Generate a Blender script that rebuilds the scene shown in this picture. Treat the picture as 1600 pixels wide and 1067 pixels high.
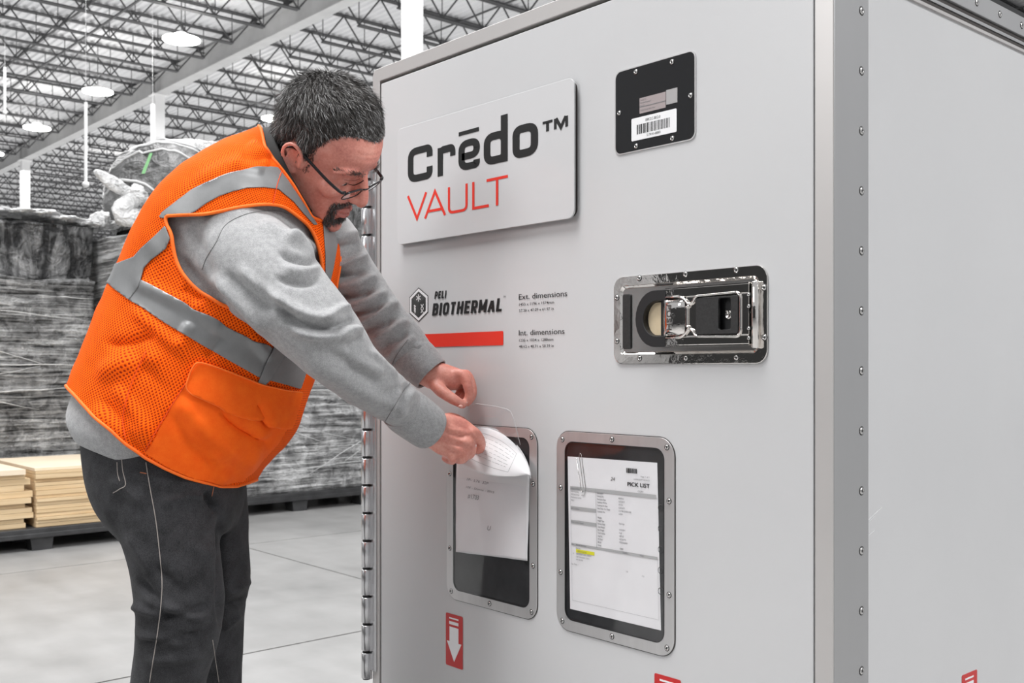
import bpy, bmesh, math, random
import numpy as np
from mathutils import Vector, Matrix
from mathutils.noise import noise as mnoise, fractal

for o in list(bpy.data.objects):
    bpy.data.objects.remove(o)
SC = bpy.context.scene
COL = SC.collection
PI = math.pi

# ------------------------------------------------------------------ camera
CX, CY, FPX, CAMH = 800.0, 576.0, 1624.79, 1.08
CAMX, CAMY = 0.82596811, -1.34240977
RX, RY = 0.65989337, 0.75135926          # camera right vector in world x,y
FX, FY = -0.75135926, 0.65989337         # camera forward vector
cam_d = bpy.data.cameras.new('camera')
cam = bpy.data.objects.new('camera', cam_d); COL.objects.link(cam)
cam.location = (CAMX, CAMY, CAMH)
cam.rotation_euler = (PI/2, 0, math.atan2(-FX, FY))
cam_d.sensor_width = 36.0
cam_d.lens = 36.0*FPX/1600.0
cam_d.shift_y = (CY-533.5)/1600.0
cam_d.clip_start = 0.05; cam_d.clip_end = 400
cam_d.dof.use_dof = True
cam_d.dof.focus_distance = 1.95
cam_d.dof.aperture_fstop = 11.0
SC.camera = cam

# ------------------------------------------------------------------ world, lights, exposure
SC.view_settings.view_transform = 'Standard'
SC.view_settings.look = 'None'
SC.view_settings.gamma = 1.0
SC.view_settings.use_curve_mapping = False
SC.view_settings.exposure = -0.30
wd = bpy.data.worlds.new('world'); SC.world = wd; wd.use_nodes = True
wd.node_tree.nodes['Background'].inputs[0].default_value = (0.97, 0.98, 1.0, 1)
wd.node_tree.nodes['Background'].inputs[1].default_value = 0.62

def area(name, loc, target, sx, sy, power, col=(1, 1, 1)):
    l = bpy.data.lights.new(name, 'AREA'); l.shape = 'RECTANGLE'; l.size = sx; l.size_y = sy
    l.energy = power; l.color = col
    o = bpy.data.objects.new(name, l); COL.objects.link(o); o.location = loc
    d = Vector(target)-Vector(loc); o.rotation_euler = d.to_track_quat('-Z', 'Y').to_euler()
    return o
# high bay rows, plus added fills for the man, roof deck and crate side
area('bay_and_fill_glow', (-1.3, -2.6, 8.6), (-1.2, 0.0, 1.0), 3.5, 3.5, 1150)
area('bay_and_fill_glow', (-9.0, 1.5, 8.8), (-7.0, 2.0, 0.0), 7.0, 7.0, 1000)
area('bay_and_fill_glow', (-20.0, 9, 8.9), (-20, 9, 0.0), 14.0, 12.0, 2200)
area('bay_and_fill_glow', (-42.0, 14, 8.9), (-42, 14, 0.0), 24.0, 20.0, 4500)
area('added_key', (-1.6, -4.4, 3.6), (-0.9, -0.2, 1.1), 1.5, 1.5, 85)  # invented key light, upper left, that brightens the man and vest
area('roof_fill', (-22, 9, 8.0), (-22, 9, 10), 24, 22, 1250)  # added upward fill that brightens the roof deck
area('roof_fill', (-52, 22, 8.0), (-52, 22, 10), 36, 34, 2600)  # second added fill, lifts the far roof deck
area('bay_and_fill_glow', (6.0, 2.0, 6.5), (0.0, 0.7, 1.0), 3.0, 3.0, 640)  # added fill for the crate's side face, no bay lamp hangs here

# ------------------------------------------------------------------ projection helpers: metres in camera space -> world
CAMV = np.array([CAMX, CAMY, CAMH])
def C2W(c):
    """camera-space metres (right, up, forward) -> world"""
    c = np.asarray(c, float)
    x = c[..., 0]; u = c[..., 1]; z = c[..., 2]
    return np.stack([CAMX+x*RX+z*FX, CAMY+x*RY+z*FY, CAMH+u], -1)
def CS(px, py, Z):
    return np.array([(px-CX)/FPX*Z, -(py-CY)/FPX*Z, Z])
def W(px, py, Z):
    return C2W(CS(px, py, Z))
def PR(V):
    """world points -> photo pixels"""
    d = V-CAMV
    cx = d[:, 0]*RX+d[:, 1]*RY; cz = d[:, 0]*FX+d[:, 1]*FY
    return np.stack([CX+FPX*cx/cz, CY-FPX*d[:, 2]/cz], -1)
def onY(px, py, y=0.0):
    r = W(px, py, 1.0)-CAMV; t = (y-CAMY)/r[1]; return CAMV+r*t
def onX(px, py, x=0.0):
    r = W(px, py, 1.0)-CAMV; t = (x-CAMX)/r[0]; return CAMV+r*t

# ------------------------------------------------------------------ materials
MATS = {}
def mat(name, col, rough=0.5, metal=0.0, **kw):
    if name in MATS: return MATS[name]
    m = bpy.data.materials.new(name); m.use_nodes = True
    b = m.node_tree.nodes['Principled BSDF']
    b.inputs['Base Color'].default_value = (*col, 1)
    b.inputs['Roughness'].default_value = rough
    b.inputs['Metallic'].default_value = metal
    for k, v in kw.items(): b.inputs[k.replace('_', ' ')].default_value = v
    MATS[name] = m
    return m
class NT:
    def __init__(s, m):
        s.t = m.node_tree; s.b = s.t.nodes.get('Principled BSDF'); s.N = s.t.nodes; s.L = s.t.links
    def n(s, typ, **kw):
        nd = s.N.new(typ)
        for k, v in kw.items():
            if k[0] == '_': nd.inputs[k[1:].replace('_', ' ')].default_value = v
            else: setattr(nd, k, v)
        return nd
    def l(s, a, b): s.L.new(a, b)
    def coord(s, scale=(1, 1, 1), rot=(0, 0, 0), out='Object'):
        tc = s.n('ShaderNodeTexCoord'); mp = s.n('ShaderNodeMapping')
        mp.inputs['Scale'].default_value = scale; mp.inputs['Rotation'].default_value = rot
        s.l(tc.outputs[out], mp.inputs['Vector']); return mp.outputs['Vector']
    def noise(s, vec, scale, detail=4, rough=0.55, dist=0.0):
        nd = s.n('ShaderNodeTexNoise'); nd.inputs['Scale'].default_value = scale
        nd.inputs['Detail'].default_value = detail; nd.inputs['Roughness'].default_value = rough
        nd.inputs['Distortion'].default_value = dist
        if vec is not None: s.l(vec, nd.inputs['Vector'])
        return nd.outputs['Fac']
    def ramp(s, fac, stops):
        r = s.n('ShaderNodeValToRGB'); e = r.color_ramp.elements
        e[0].position, e[0].color = stops[0][0], (*stops[0][1], 1)
        e[1].position, e[1].color = stops[-1][0], (*stops[-1][1], 1)
        for p, c in stops[1:-1]:
            k = e.new(p); k.color = (*c, 1)
        s.l(fac, r.inputs['Fac']); return r.outputs['Color']
    def bump(s, h, strength=0.3, dist=0.01, prev=None):
        b = s.n('ShaderNodeBump'); b.inputs['Strength'].default_value = strength; b.inputs['Distance'].default_value = dist
        s.l(h, b.inputs['Height'])
        if prev is not None: s.l(prev, b.inputs['Normal'])
        return b.outputs['Normal']
    def math(s, op, a, b=0.5):
        m = s.n('ShaderNodeMath', operation=op)
        for i, v in enumerate((a, b)):
            if isinstance(v, (int, float)): m.inputs[i].default_value = v
            else: s.l(v, m.inputs[i])
        return m.outputs[0]

def noisy(name, c0, c1, scale, rough=0.5, metal=0.0, bump=0.0, bdist=0.002, stretch=(1, 1, 1), detail=5, p=(0.3, 0.7), rot=(0, 0, 0), **kw):
    if name in MATS: return MATS[name]
    m = mat(name, c0, rough, metal, **kw); t = NT(m)
    v = t.coord(stretch, rot); f = t.noise(v, scale, detail)
    t.l(t.ramp(f, [(p[0], c0), (p[1], c1)]), t.b.inputs['Base Color'])
    if bump: t.l(t.bump(f, bump, bdist), t.b.inputs['Normal'])
    return m

M_white = noisy('crate_white_laminate', (.525, .525, .532), (.555, .555, .56), 1.6, rough=0.27, bump=0.02, bdist=0.0006)
t = NT(M_white)
v = t.coord(); hp = t.noise(v, 260, 2)
t.l(t.bump(hp, 0.05, 0.0006), t.b.inputs['Normal'])
M_logo = mat('sign_plate_white', (.56, .56, .567), 0.2)
M_post = noisy('anodised_post', (.40, .40, .405), (.45, .45, .455), 3, rough=0.42, metal=0.65, stretch=(1, 1, .15), bump=0.04)
M_frame = noisy('satin_aluminium_frame', (.60, .59, .59), (.68, .67, .67), 30, rough=0.36, metal=0.75, stretch=(1, 1, .05), bump=0.03)
M_strip = noisy('frame_strip', (.52, .50, .49), (.56, .54, .53), 3, rough=0.4, metal=0.45)
M_hinge = mat('hinge_steel', (.62, .62, .63), 0.25, 0.9)
M_rubber = mat('black_rubber', (.012, .012, .013), 0.45)
M_gap = mat('gap_dark', (.035, .028, .025), 0.4)
M_black = noisy('pocket_black', (.012, .012, .013), (.03, .03, .032), 25, rough=0.35, bump=0.1)
M_gloss = mat('serial_plate_black', (.008, .008, .009), 0.07)
M_chrome = noisy('chrome', (.80, .77, .74), (.88, .85, .82), 26, rough=0.045, metal=1.0, bump=0.16, bdist=0.006)
M_screw = mat('screw_steel', (.62, .61, .60), 0.22, 1.0)
M_socket = mat('screw_socket', (.02, .02, .02), 0.5)
M_plastic = noisy('black_plastic', (.018, .018, .018), (.03, .03, .03), 300, rough=0.42, bump=0.15, bdist=0.0004)
M_tan = noisy('tan_reflection_colour', (.62, .50, .33), (.68, .56, .39), 60, rough=0.6)  # flat colour for the reflection inside the latch grip
M_ink = mat('ink_black', (.009, .009, .009), 0.45)
M_ink2 = mat('ink_grey', (.16, .16, .165), 0.5)
M_inkf = mat('ink_faint', (.36, .36, .37), 0.6)
M_red = mat('ink_red', (.72, .035, .018), 0.3)
M_dred = mat('ink_dark_red', (.50, .018, .018), 0.35)
M_wht = mat('print_white', (.78, .78, .79), 0.4)
M_hex1 = mat('hexagon_grey', (.065, .065, .065), 0.4)
M_hex2 = mat('hexagon_dark', (.03, .03, .03), 0.4)
M_hex3 = mat('hexagon_mid', (.045, .045, .045), 0.4)
M_yel = mat('highlighter_yellow', (.75, .72, .03), 0.6)
M_paper = noisy('paper_white', (.74, .73, .74), (.82, .81, .82), 7, rough=0.7, bump=0.35, bdist=0.004)
M_wood = noisy('board_tan', (.60, .43, .24), (.74, .57, .36), 6, rough=0.75, stretch=(1, .4, 9), bump=0.05)
M_woodtop = noisy('board_pale', (.78, .64, .47), (.84, .72, .56), 3, rough=0.7)
M_pallet = noisy('pallet_black_plastic', (.02, .02, .021), (.045, .045, .047), 12, rough=0.45, bump=0.1)
M_beam = noisy('girder_grey_paint', (.46, .46, .46), (.54, .54, .54), 2, rough=0.6)
M_joist = noisy('joist_dark_steel', (.045, .045, .047), (.075, .075, .078), 3, rough=0.55)
M_col = mat('column_white_paint', (.82, .82, .82), 0.5)
M_deck = noisy('deck_white', (.70, .70, .71), (.78, .78, .79), .6, rough=0.5)
M_wall = noisy('wall_pale', (.45, .45, .45), (.52, .52, .52), .3, rough=0.8)
M_green = mat('green_tape', (.25, .55, .25), 0.5)
def emis(name, col, st):
    m = mat(name, col, 0.4); b = m.node_tree.nodes['Principled BSDF']
    b.inputs['Emission Color'].default_value = (*col, 1); b.inputs['Emission Strength'].default_value = st; return m
M_lamp = emis('lamp_lens', (1, .98, .94), 30.0)
# concrete floor
M_floor = mat('polished_concrete', (.5, .5, .5), 0.35); t = NT(M_floor)
v = t.coord(); n1 = t.noise(v, .7, 6, .6, .4); n2 = t.noise(v, 5, 3, .5); n3 = t.noise(t.coord((1, 5, 1), (0, 0, .5)), 1.2, 4, .5)
mx = t.math('ADD', t.math('MULTIPLY', n1, .45), t.math('MULTIPLY', n2, .3)); mx = t.math('ADD', mx, t.math('MULTIPLY', n3, .25))
t.l(t.ramp(mx, [(.34, (.245, .243, .240)), (.5, (.325, .322, .318)), (.66, (.40, .397, .393))]), t.b.inputs['Base Color'])
t.l(t.ramp(n1, [(.3, (.30, .30, .30)), (.7, (.40, .40, .40))]), t.b.inputs['Roughness'])
# stretch wrap: film folds and bright glint streaks painted into the base colour
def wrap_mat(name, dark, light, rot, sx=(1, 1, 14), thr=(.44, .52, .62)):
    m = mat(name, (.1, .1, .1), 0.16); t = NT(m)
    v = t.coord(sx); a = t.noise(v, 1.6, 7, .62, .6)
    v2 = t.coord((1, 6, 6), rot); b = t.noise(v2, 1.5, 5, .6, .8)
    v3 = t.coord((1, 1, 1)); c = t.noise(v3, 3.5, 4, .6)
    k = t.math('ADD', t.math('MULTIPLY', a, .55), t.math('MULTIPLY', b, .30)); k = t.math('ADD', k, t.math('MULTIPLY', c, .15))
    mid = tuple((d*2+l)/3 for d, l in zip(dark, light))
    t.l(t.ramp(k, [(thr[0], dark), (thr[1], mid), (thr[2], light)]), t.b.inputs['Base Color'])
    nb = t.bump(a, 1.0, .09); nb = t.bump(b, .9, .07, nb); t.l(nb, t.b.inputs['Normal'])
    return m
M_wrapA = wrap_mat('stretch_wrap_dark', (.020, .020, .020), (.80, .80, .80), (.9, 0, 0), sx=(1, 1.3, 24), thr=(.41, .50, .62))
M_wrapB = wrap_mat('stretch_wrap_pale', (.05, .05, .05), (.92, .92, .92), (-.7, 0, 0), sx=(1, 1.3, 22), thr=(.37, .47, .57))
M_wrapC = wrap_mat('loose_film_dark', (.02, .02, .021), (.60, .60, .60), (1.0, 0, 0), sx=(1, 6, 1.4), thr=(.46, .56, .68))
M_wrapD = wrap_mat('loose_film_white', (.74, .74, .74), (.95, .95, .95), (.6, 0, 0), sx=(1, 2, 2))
# clear film
M_bundle = wrap_mat('bundle_film', (.05, .05, .05), (.62, .62, .62), (1.1, 0, 0), sx=(1, 2.2, .9), thr=(.40, .56, .74))
M_film = bpy.data.materials.new('clear_vinyl'); M_film.use_nodes = True
t = NT(M_film); t.N.remove(t.b)
out = t.N['Material Output']; tr = t.n('ShaderNodeBsdfTransparent'); tr.inputs[0].default_value = (.975, .975, .98, 1)
gl = t.n('ShaderNodeBsdfGlossy'); gl.inputs['Roughness'].default_value = .06; gl.inputs[0].default_value = (1, 1, 1, 1)
fr = t.n('ShaderNodeNewGeometry'); dp = t.n('ShaderNodeVectorMath', operation='DOT_PRODUCT'); t.l(fr.outputs['Incoming'], dp.inputs[0])
f2 = t.math('ADD', t.math('MULTIPLY', t.math('POWER', t.math('SUBTRACT', 1.0, t.math('ABSOLUTE', dp.outputs['Value'])), 4.0), .85), .055)
mxs = t.n('ShaderNodeMixShader'); t.l(f2, mxs.inputs[0]); t.l(tr.outputs[0], mxs.inputs[1]); t.l(gl.outputs[0], mxs.inputs[2])
nb = t.bump(t.noise(t.coord(), 7, 2), .15, .01); t.l(nb, gl.inputs['Normal']); t.l(nb, dp.inputs[1])
t.l(mxs.outputs[0], out.inputs[0])

# fabrics
def fabric(name, c0, c1, scale=60, fine=900, rough=0.95, b=0.5, sheen=0.2):
    m = mat(name, c0, rough); t = NT(m); v = t.coord()
    a = t.noise(v, scale, 5, .7); f = t.noise(v, fine, 2)
    k = t.math('ADD', t.math('MULTIPLY', a, .5), t.math('MULTIPLY', f, .5))
    t.l(t.ramp(k, [(.38, c0), (.62, c1)]), t.b.inputs['Base Color'])
    t.l(t.bump(f, b, .001), t.b.inputs['Normal']); t.b.inputs['Sheen Weight'].default_value = sheen
    t.b.inputs['Sheen Roughness'].default_value = .5
    return m
M_sweat = fabric('heather_grey_fleece', (.235, .237, .240), (.365, .366, .37), 120, 700)
M_jean = fabric('washed_black_denim', (.006, .006, .007), (.040, .040, .044), 22, 700, b=.8, sheen=0.03)
M_orange = fabric('orange_cloth', (.93, .105, .003), (1.0, .15, .008), 40, 900, rough=.75, b=.2, sheen=0)
M_piping = fabric('orange_piping', (.95, .13, .004), (1.0, .19, .01), 40, 900, rough=.7, b=.2, sheen=0)
M_mesh = mat('orange_mesh_cloth', (1.0, .13, .006), .85, Specular_IOR_Level=.15); t = NT(M_mesh)
M_orange.node_tree.nodes['Principled BSDF'].inputs['Specular IOR Level'].default_value = .2
at = t.n('ShaderNodeAttribute', attribute_name='vuv'); mp = t.n('ShaderNodeMapping'); mp.inputs['Scale'].default_value = (1, 1, 1); mp.inputs['Rotation'].default_value = (0, 0, PI/4)
t.l(at.outputs['Vector'], mp.inputs['Vector'])
vo = t.n('ShaderNodeTexVoronoi', voronoi_dimensions='2D'); vo.inputs['Randomness'].default_value = 0.0; vo.inputs['Scale'].default_value = 225.0
t.l(mp.outputs[0], vo.inputs['Vector'])
t.l(t.ramp(vo.outputs['Distance'], [(.26, (.36, .02, .0)), (.33, (1.0, .125, .002))]), t.b.inputs['Base Color'])
t.l(t.bump(vo.outputs['Distance'], .6, .002), t.b.inputs['Normal'])
M_refl = fabric('reflective_tape', (.20, .203, .206), (.235, .238, .24), 40, 1500, rough=.42, b=.12, sheen=0)
M_refl.node_tree.nodes['Principled BSDF'].inputs['Metallic'].default_value = .25
M_seam = mat('grey_stitching', (.20, .20, .20), .9)
M_tseam = mat('tan_stitching', (.30, .27, .25), .9)
M_oseam = mat('orange_stitching', (.75, .07, .004), .8)
# skin
def skinmat(name, c0, c1, c2):
    m = mat(name, c1, .48); t = NT(m); v = t.coord()
    a = t.noise(v, 22, 4, .6); f = t.noise(v, 260, 3); k = t.math('ADD', t.math('MULTIPLY', a, .7), t.math('MULTIPLY', f, .3))
    t.l(t.ramp(k, [(.36, c0), (.5, c1), (.66, c2)]), t.b.inputs['Base Color'])
    t.l(t.bump(f, .25, .0012), t.b.inputs['Normal'])
    t.b.inputs['Subsurface Weight'].default_value = .12; t.b.inputs['Subsurface Radius'].default_value = (.01, .004, .002)
    t.b.inputs['Subsurface Scale'].default_value = .6
    return m
M_skin = skinmat('skin', (.56, .19, .15), (.68, .27, .21), (.76, .36, .29))
M_lip = mat('lip', (.56, .20, .17), .45)
M_nail = mat('nail', (.72, .42, .36), .3)
M_eye = mat('eye_white', (.75, .72, .70), .15); M_iris = mat('iris', (.05, .035, .03), .1)
M_glass_f = mat('spectacle_frame', (.010, .010, .012), .18)
M_shoe = mat('shoe_black', (.015, .015, .015), .5); M_sole = mat('sole', (.05, .05, .05), .8)
M_strand = mat('hair_strand', (.1, .1, .1), .42); t = NT(M_strand)
at = t.n('ShaderNodeAttribute', attribute_name='tone')
t.l(t.ramp(at.outputs['Fac'], [(0, (.008, .007, .006)), (.45, (.035, .028, .024)), (.75, (.13, .125, .12)), (1, (.42, .42, .42))]), t.b.inputs['Base Color'])
M_scalp = noisy('hair_base', (.012, .010, .009), (.035, .030, .027), 90, rough=.7, bump=.8, bdist=.004)
M_collar = mat('striped_collar', (.02, .02, .02), .8); t = NT(M_collar)
at = t.n('ShaderNodeAttribute', attribute_name='vuv'); sp = t.n('ShaderNodeSeparateXYZ'); t.l(at.outputs['Vector'], sp.inputs[0])
r = t.n('ShaderNodeValToRGB'); r.color_ramp.interpolation = 'CONSTANT'; e = r.color_ramp.elements
e[0].position = 0; e[0].color = (.02, .02, .02, 1); e[1].position = .08; e[1].color = (.7, .7, .7, 1)
for p, c in ((.17, .02), (.23, .7), (.31, .02), (.37, .7), (.44, .02)):
    k = e.new(p); k.color = (c, c, c, 1)
t.l(sp.outputs[1], r.inputs[0]); t.l(r.outputs[0], t.b.inputs['Base Color'])

# ------------------------------------------------------------------ object helpers
def link(name, me, m=None, parent=None, smooth=False):
    o = bpy.data.objects.new(name, me); COL.objects.link(o)
    if m is not None:
        me.materials.clear()
        for k in (m if isinstance(m, (list, tuple)) else [m]): me.materials.append(k)
    if smooth: me.polygons.foreach_set('use_smooth', [True]*len(me.polygons))
    if parent is not None:
        o.parent = parent
        if parent.get('_world') is None and parent.parent is None and parent.type == 'EMPTY':
            o.matrix_parent_inverse = Matrix.Translation(-Vector(parent.location))
    return o
def empty(name, loc, label=None, cat=None, group=None, local=False):
    o = bpy.data.objects.new(name, None); COL.objects.link(o); o.location = loc; o.empty_display_size = .1
    if label: o['label'] = label
    if cat: o['category'] = cat
    if group: o['group'] = group
    return o
def tag(o, label=None, cat=None, group=None, kind=None):
    if label: o['label'] = label
    if cat: o['category'] = cat
    if group: o['group'] = group
    if kind: o['kind'] = kind
    return o
class MB:
    def __init__(s): s.v = []; s.f = []
    def add(s, V, F):
        b = len(s.v); s.v.extend([tuple(map(float, p)) for p in V]); s.f.extend([tuple(i+b for i in f) for f in F]); return s
    def box(s, x0, x1, y0, y1, z0, z1):
        V = [(x, y, z) for x in (x0, x1) for y in (y0, y1) for z in (z0, z1)]
        return s.add(V, [(0, 1, 3, 2), (4, 6, 7, 5), (0, 4, 5, 1), (2, 3, 7, 6), (0, 2, 6, 4), (1, 5, 7, 3)])
    def bar(s, a, b, r, n=4, r2=None):
        a = Vector(a); b = Vector(b); d = (b-a).normalized(); u = d.orthogonal().normalized(); w = d.cross(u)
        r2 = r if r2 is None else r2
        V = [a+(u*math.cos(k*2*PI/n)+w*math.sin(k*2*PI/n))*r for k in range(n)]+[b+(u*math.cos(k*2*PI/n)+w*math.sin(k*2*PI/n))*r2 for k in range(n)]
        return s.add(V, [(k, (k+1) % n, n+(k+1) % n, n+k) for k in range(n)]+[tuple(range(n))[::-1], tuple(range(n, 2*n))])
    def tube(s, pts, r, n=8, closed=False):
        pts = [Vector(p) for p in pts]; N = len(pts); rr = r if isinstance(r, (list, tuple, np.ndarray)) else [r]*N
        u = None; V = []
        for i, p in enumerate(pts):
            if closed: d = pts[(i+1) % N]-pts[i-1]
            else: d = pts[min(i+1, N-1)]-pts[max(i-1, 0)]
            d.normalize()
            u = d.orthogonal() if u is None else (u-d*u.dot(d))
            u.normalize(); w = d.cross(u)
            V += [p+(u*math.cos(k*2*PI/n)+w*math.sin(k*2*PI/n))*rr[i] for k in range(n)]
        F = []
        for i in range(N if closed else N-1):
            j = (i+1) % N
            F += [(i*n+k, i*n+(k+1) % n, j*n+(k+1) % n, j*n+k) for k in range(n)]
        if not closed: F += [tuple(range(n))[::-1], tuple(range((N-1)*n, N*n))]
        return s.add(V, F)
    def lathe(s, base, axis, prof, n=16):
        """prof = [(distance along axis, radius)]"""
        base = Vector(base); d = Vector(axis).normalized(); u = d.orthogonal().normalized(); w = d.cross(u); V = []
        for h, r in prof: V += [base+d*h+(u*math.cos(k*2*PI/n)+w*math.sin(k*2*PI/n))*max(r, 1e-5) for k in range(n)]
        F = []
        for i in range(len(prof)-1): F += [(i*n+k, i*n+(k+1) % n, (i+1)*n+(k+1) % n, (i+1)*n+k) for k in range(n)]
        F += [tuple(range(n))[::-1], tuple(range((len(prof)-1)*n, len(prof)*n))]
        return s.add(V, F)
    def prism(s, poly, fn, d0, d1):
        """poly in 2D; fn(a,b,d)->3D point; extruded between d0 and d1"""
        n = len(poly); V = [fn(a, b, d0) for a, b in poly]+[fn(a, b, d1) for a, b in poly]
        return s.add(V, [tuple(range(n)), tuple(range(n, 2*n))[::-1]]+[(k, n+k, n+(k+1) % n, (k+1) % n) for k in range(n)])
    def ring(s, outer, inner, fn, d0, d1, d0i=None, d1i=None):
        n = len(outer); assert n == len(inner)
        d0i = d0 if d0i is None else d0i; d1i = d1 if d1i is None else d1i
        V = [fn(a, b, d0) for a, b in outer]+[fn(a, b, d0i) for a, b in inner]+[fn(a, b, d1i) for a, b in inner]+[fn(a, b, d1) for a, b in outer]
        F = []
        for q in range(4):
            A = q*n; B = ((q+1) % 4)*n
            F += [(A+k, A+(k+1) % n, B+(k+1) % n, B+k) for k in range(n)]
        return s.add(V, F)
    def obj(s, name, m, parent=None, smooth=False, bevel=0):
        me = bpy.data.meshes.new(name); me.from_pydata(s.v, [], s.f)
        bm = bmesh.new(); bm.from_mesh(me); bmesh.ops.recalc_face_normals(bm, faces=bm.faces); bm.to_mesh(me); bm.free()
        o = link(name, me, m, parent, smooth)
        if bevel:
            md = o.modifiers.new('bevel', 'BEVEL'); md.width = bevel; md.segments = 2; md.limit_method = 'ANGLE'
        return o
def rrect(x0, x1, z0, z1, r, n=6):
    P = []
    for cx, cz, a0 in ((x1-r, z1-r, 0), (x0+r, z1-r, 90), (x0+r, z0+r, 180), (x1-r, z0+r, 270)):
        for k in range(n+1):
            a = math.radians(a0+90*k/n); P.append((cx+r*math.cos(a), cz+r*math.sin(a)))
    return P
FD = lambda a, b, d: (a, d, b)        # door plane: x, z, depth along y
FS = lambda a, b, d: (d, a, b)        # side plane: y, z, depth along x
def smoothstep(a, b, x):
    t = np.clip((x-a)/(b-a), 0, 1); return t*t*(3-2*t)
def screw(mb_head, mb_sock, p, axis, r=.0052, h=.0022):
    mb_head.lathe(p, axis, [(0, r), (h*.5, r*.95), (h, r*.62), (h*.55, r*.42)], 12)
    mb_sock.lathe(Vector(p)+Vector(axis)*h*.5, axis, [(0, r*.42), (h*.12, r*.38)], 6)
_scr = {}
def add_screw(p, axis, parent, r=.0052):
    k = (tuple(axis), r)
    if k not in _scr:
        a, b = MB(), MB(); screw(a, b, (0, 0, 0), axis, r, .0024); b.lathe((0, 0, 0), axis, [(0, r*1.22), (.0003, r*1.2)], 14)
        me = bpy.data.meshes.new('screw'); me.from_pydata(a.v+b.v, [], a.f+[tuple(i+len(a.v) for i in f) for f in b.f])
        me.materials.append(M_screw); me.materials.append(M_socket)
        for i, pl in enumerate(me.polygons): pl.material_index = 0 if i < len(a.f) else 1; pl.use_smooth = True
        _scr[k] = me
    o = bpy.data.objects.new('screw', _scr[k]); COL.objects.link(o); o.parent = parent; o.location = p
    if parent.parent is None and parent.type == 'EMPTY': o.matrix_parent_inverse = Matrix.Translation(-Vector(parent.location))
    return o
# ================================================================== SETTING
fl = MB(); 
# floor slabs with sawn joints between them
floor = MB().box(-88, 8, -8, 62, -.05, -.006).obj('floor', M_gap); tag(floor, kind='structure')
xs = [-88, -70, -60, -50, -40, -30, -22, -16, -11.2, -8.1, -5.05, -2.8, 1.0, 8]
ys = [-8, -3.0, 1.6, 6.2, 10.8, 15.4, 24, 34, 44, 62]
for i in range(len(xs)-1):
    for j in range(len(ys)-1):
        g = .006
        o = MB().box(xs[i]+g, xs[i+1]-g, ys[j]+g, ys[j+1]-g, -.045, 0).obj('floor_slab', M_floor, floor)
wl = MB().box(-88.3, -88, -8, 62, 0, 10.2).obj('wall_left', M_wall); tag(wl, kind='structure')
fe_ = MB().box(-88, 30, -40, -8, -.05, 0).obj('floor', M_floor); tag(fe_, kind='structure')
wf = MB().box(-88, 30, -40.3, -40, 0, 10.2).obj('wall_front_added', mat('wall_dark_grey', (.10, .10, .10), .8)); tag(wf, kind='structure')  # unseen dark wall, added so the chrome has something dark to reflect
wb = MB().box(-88, 8, 62, 62.3, 0, 10.2).obj('wall_back', M_wall); tag(wb, kind='structure')
# corrugated roof deck, ribs running along x
DZ = 9.98
y = -8.0; prof = []
while y < 62:
    prof += [(y, DZ), (y+.07, DZ), (y+.10, DZ+.05), (y+.17, DZ+.05)]; y += .2
V = [(-88, a, b) for a, b in prof]+[(4, a, b) for a, b in prof]; n = len(prof)
me = bpy.data.meshes.new('ceiling'); me.from_pydata(V, [], [(i, i+1, n+i+1, n+i) for i in range(n-1)])
ceil = link('ceiling', me, M_deck); tag(ceil, kind='structure')
# girders
GY = [11.3, 26.3, 41.3, 56.3]
def girder(y):
    m = MB(); x0, x1 = -88, 4
    m.box(x0, x1, y-.16, y+.16, 9.30, 9.325); m.box(x0, x1, y-.16, y+.16, 9.82, 9.845); m.box(x0, x1, y-.012, y+.012, 9.325, 9.82)
    for k in range(8):
        xx = -3.7-13*k
        m.box(xx-.2, xx-.18, y-.15, y+.15, 9.325, 9.82); m.box(xx+.18, xx+.2, y-.15, y+.15, 9.325, 9.82)
    return m
for y in GY: girder(y).obj('girder', M_beam, ceil)
# joists
def joist_mesh(L):
    c = MB(); top, bot = DZ-.03, DZ-.80
    for dy in (-.045, .045):
        c.box(dy-.03, dy+.03, 0, L, top-.035, top)
        c.box(dy-.03, dy+.03, .8, L-.8, bot-.035, bot)
    c.box(-.06, .06, 0, .25, top-.13, top-.035); c.box(-.06, .06, L-.25, L, top-.13, top-.035)
    w = MB(); k = int(round((L-.4)/1.22)); st = (L-.4)/k
    for i in range(k):
        a = .2+i*st; mid = a+st/2
        zb = bot if i not in (0, k-1) else bot
        w.bar((0, a, top-.02), (0, mid, zb), .021, 4); w.bar((0, mid, zb), (0, a+st, top-.02), .021, 4)
        w.bar((0, mid, zb), (0, mid, top-.02), .012, 4)
    def me(mb, nm):
        q = bpy.data.meshes.new(nm); q.from_pydata(mb.v, [], mb.f); q.materials.append(M_joist); return q
    return me(c, 'roof_joist'), me(w, 'joist_webbing')
cm, wm = joist_mesh(15.0)
SP = 1.625
for y0 in (-3.7, 11.3, 26.3, 41.3):
    for k in range(54):
        x = -3.7+.0-SP*k+ (0.8 if False else 0)
        if x < -87: break
        if y0 > 25 and x > -8: continue
        j = bpy.data.objects.new('roof_joist', cm); COL.objects.link(j); j.location = (x, y0, 0); j.parent = ceil
        w = bpy.data.objects.new('joist_webbing', wm); COL.objects.link(w); w.parent = j
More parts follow.
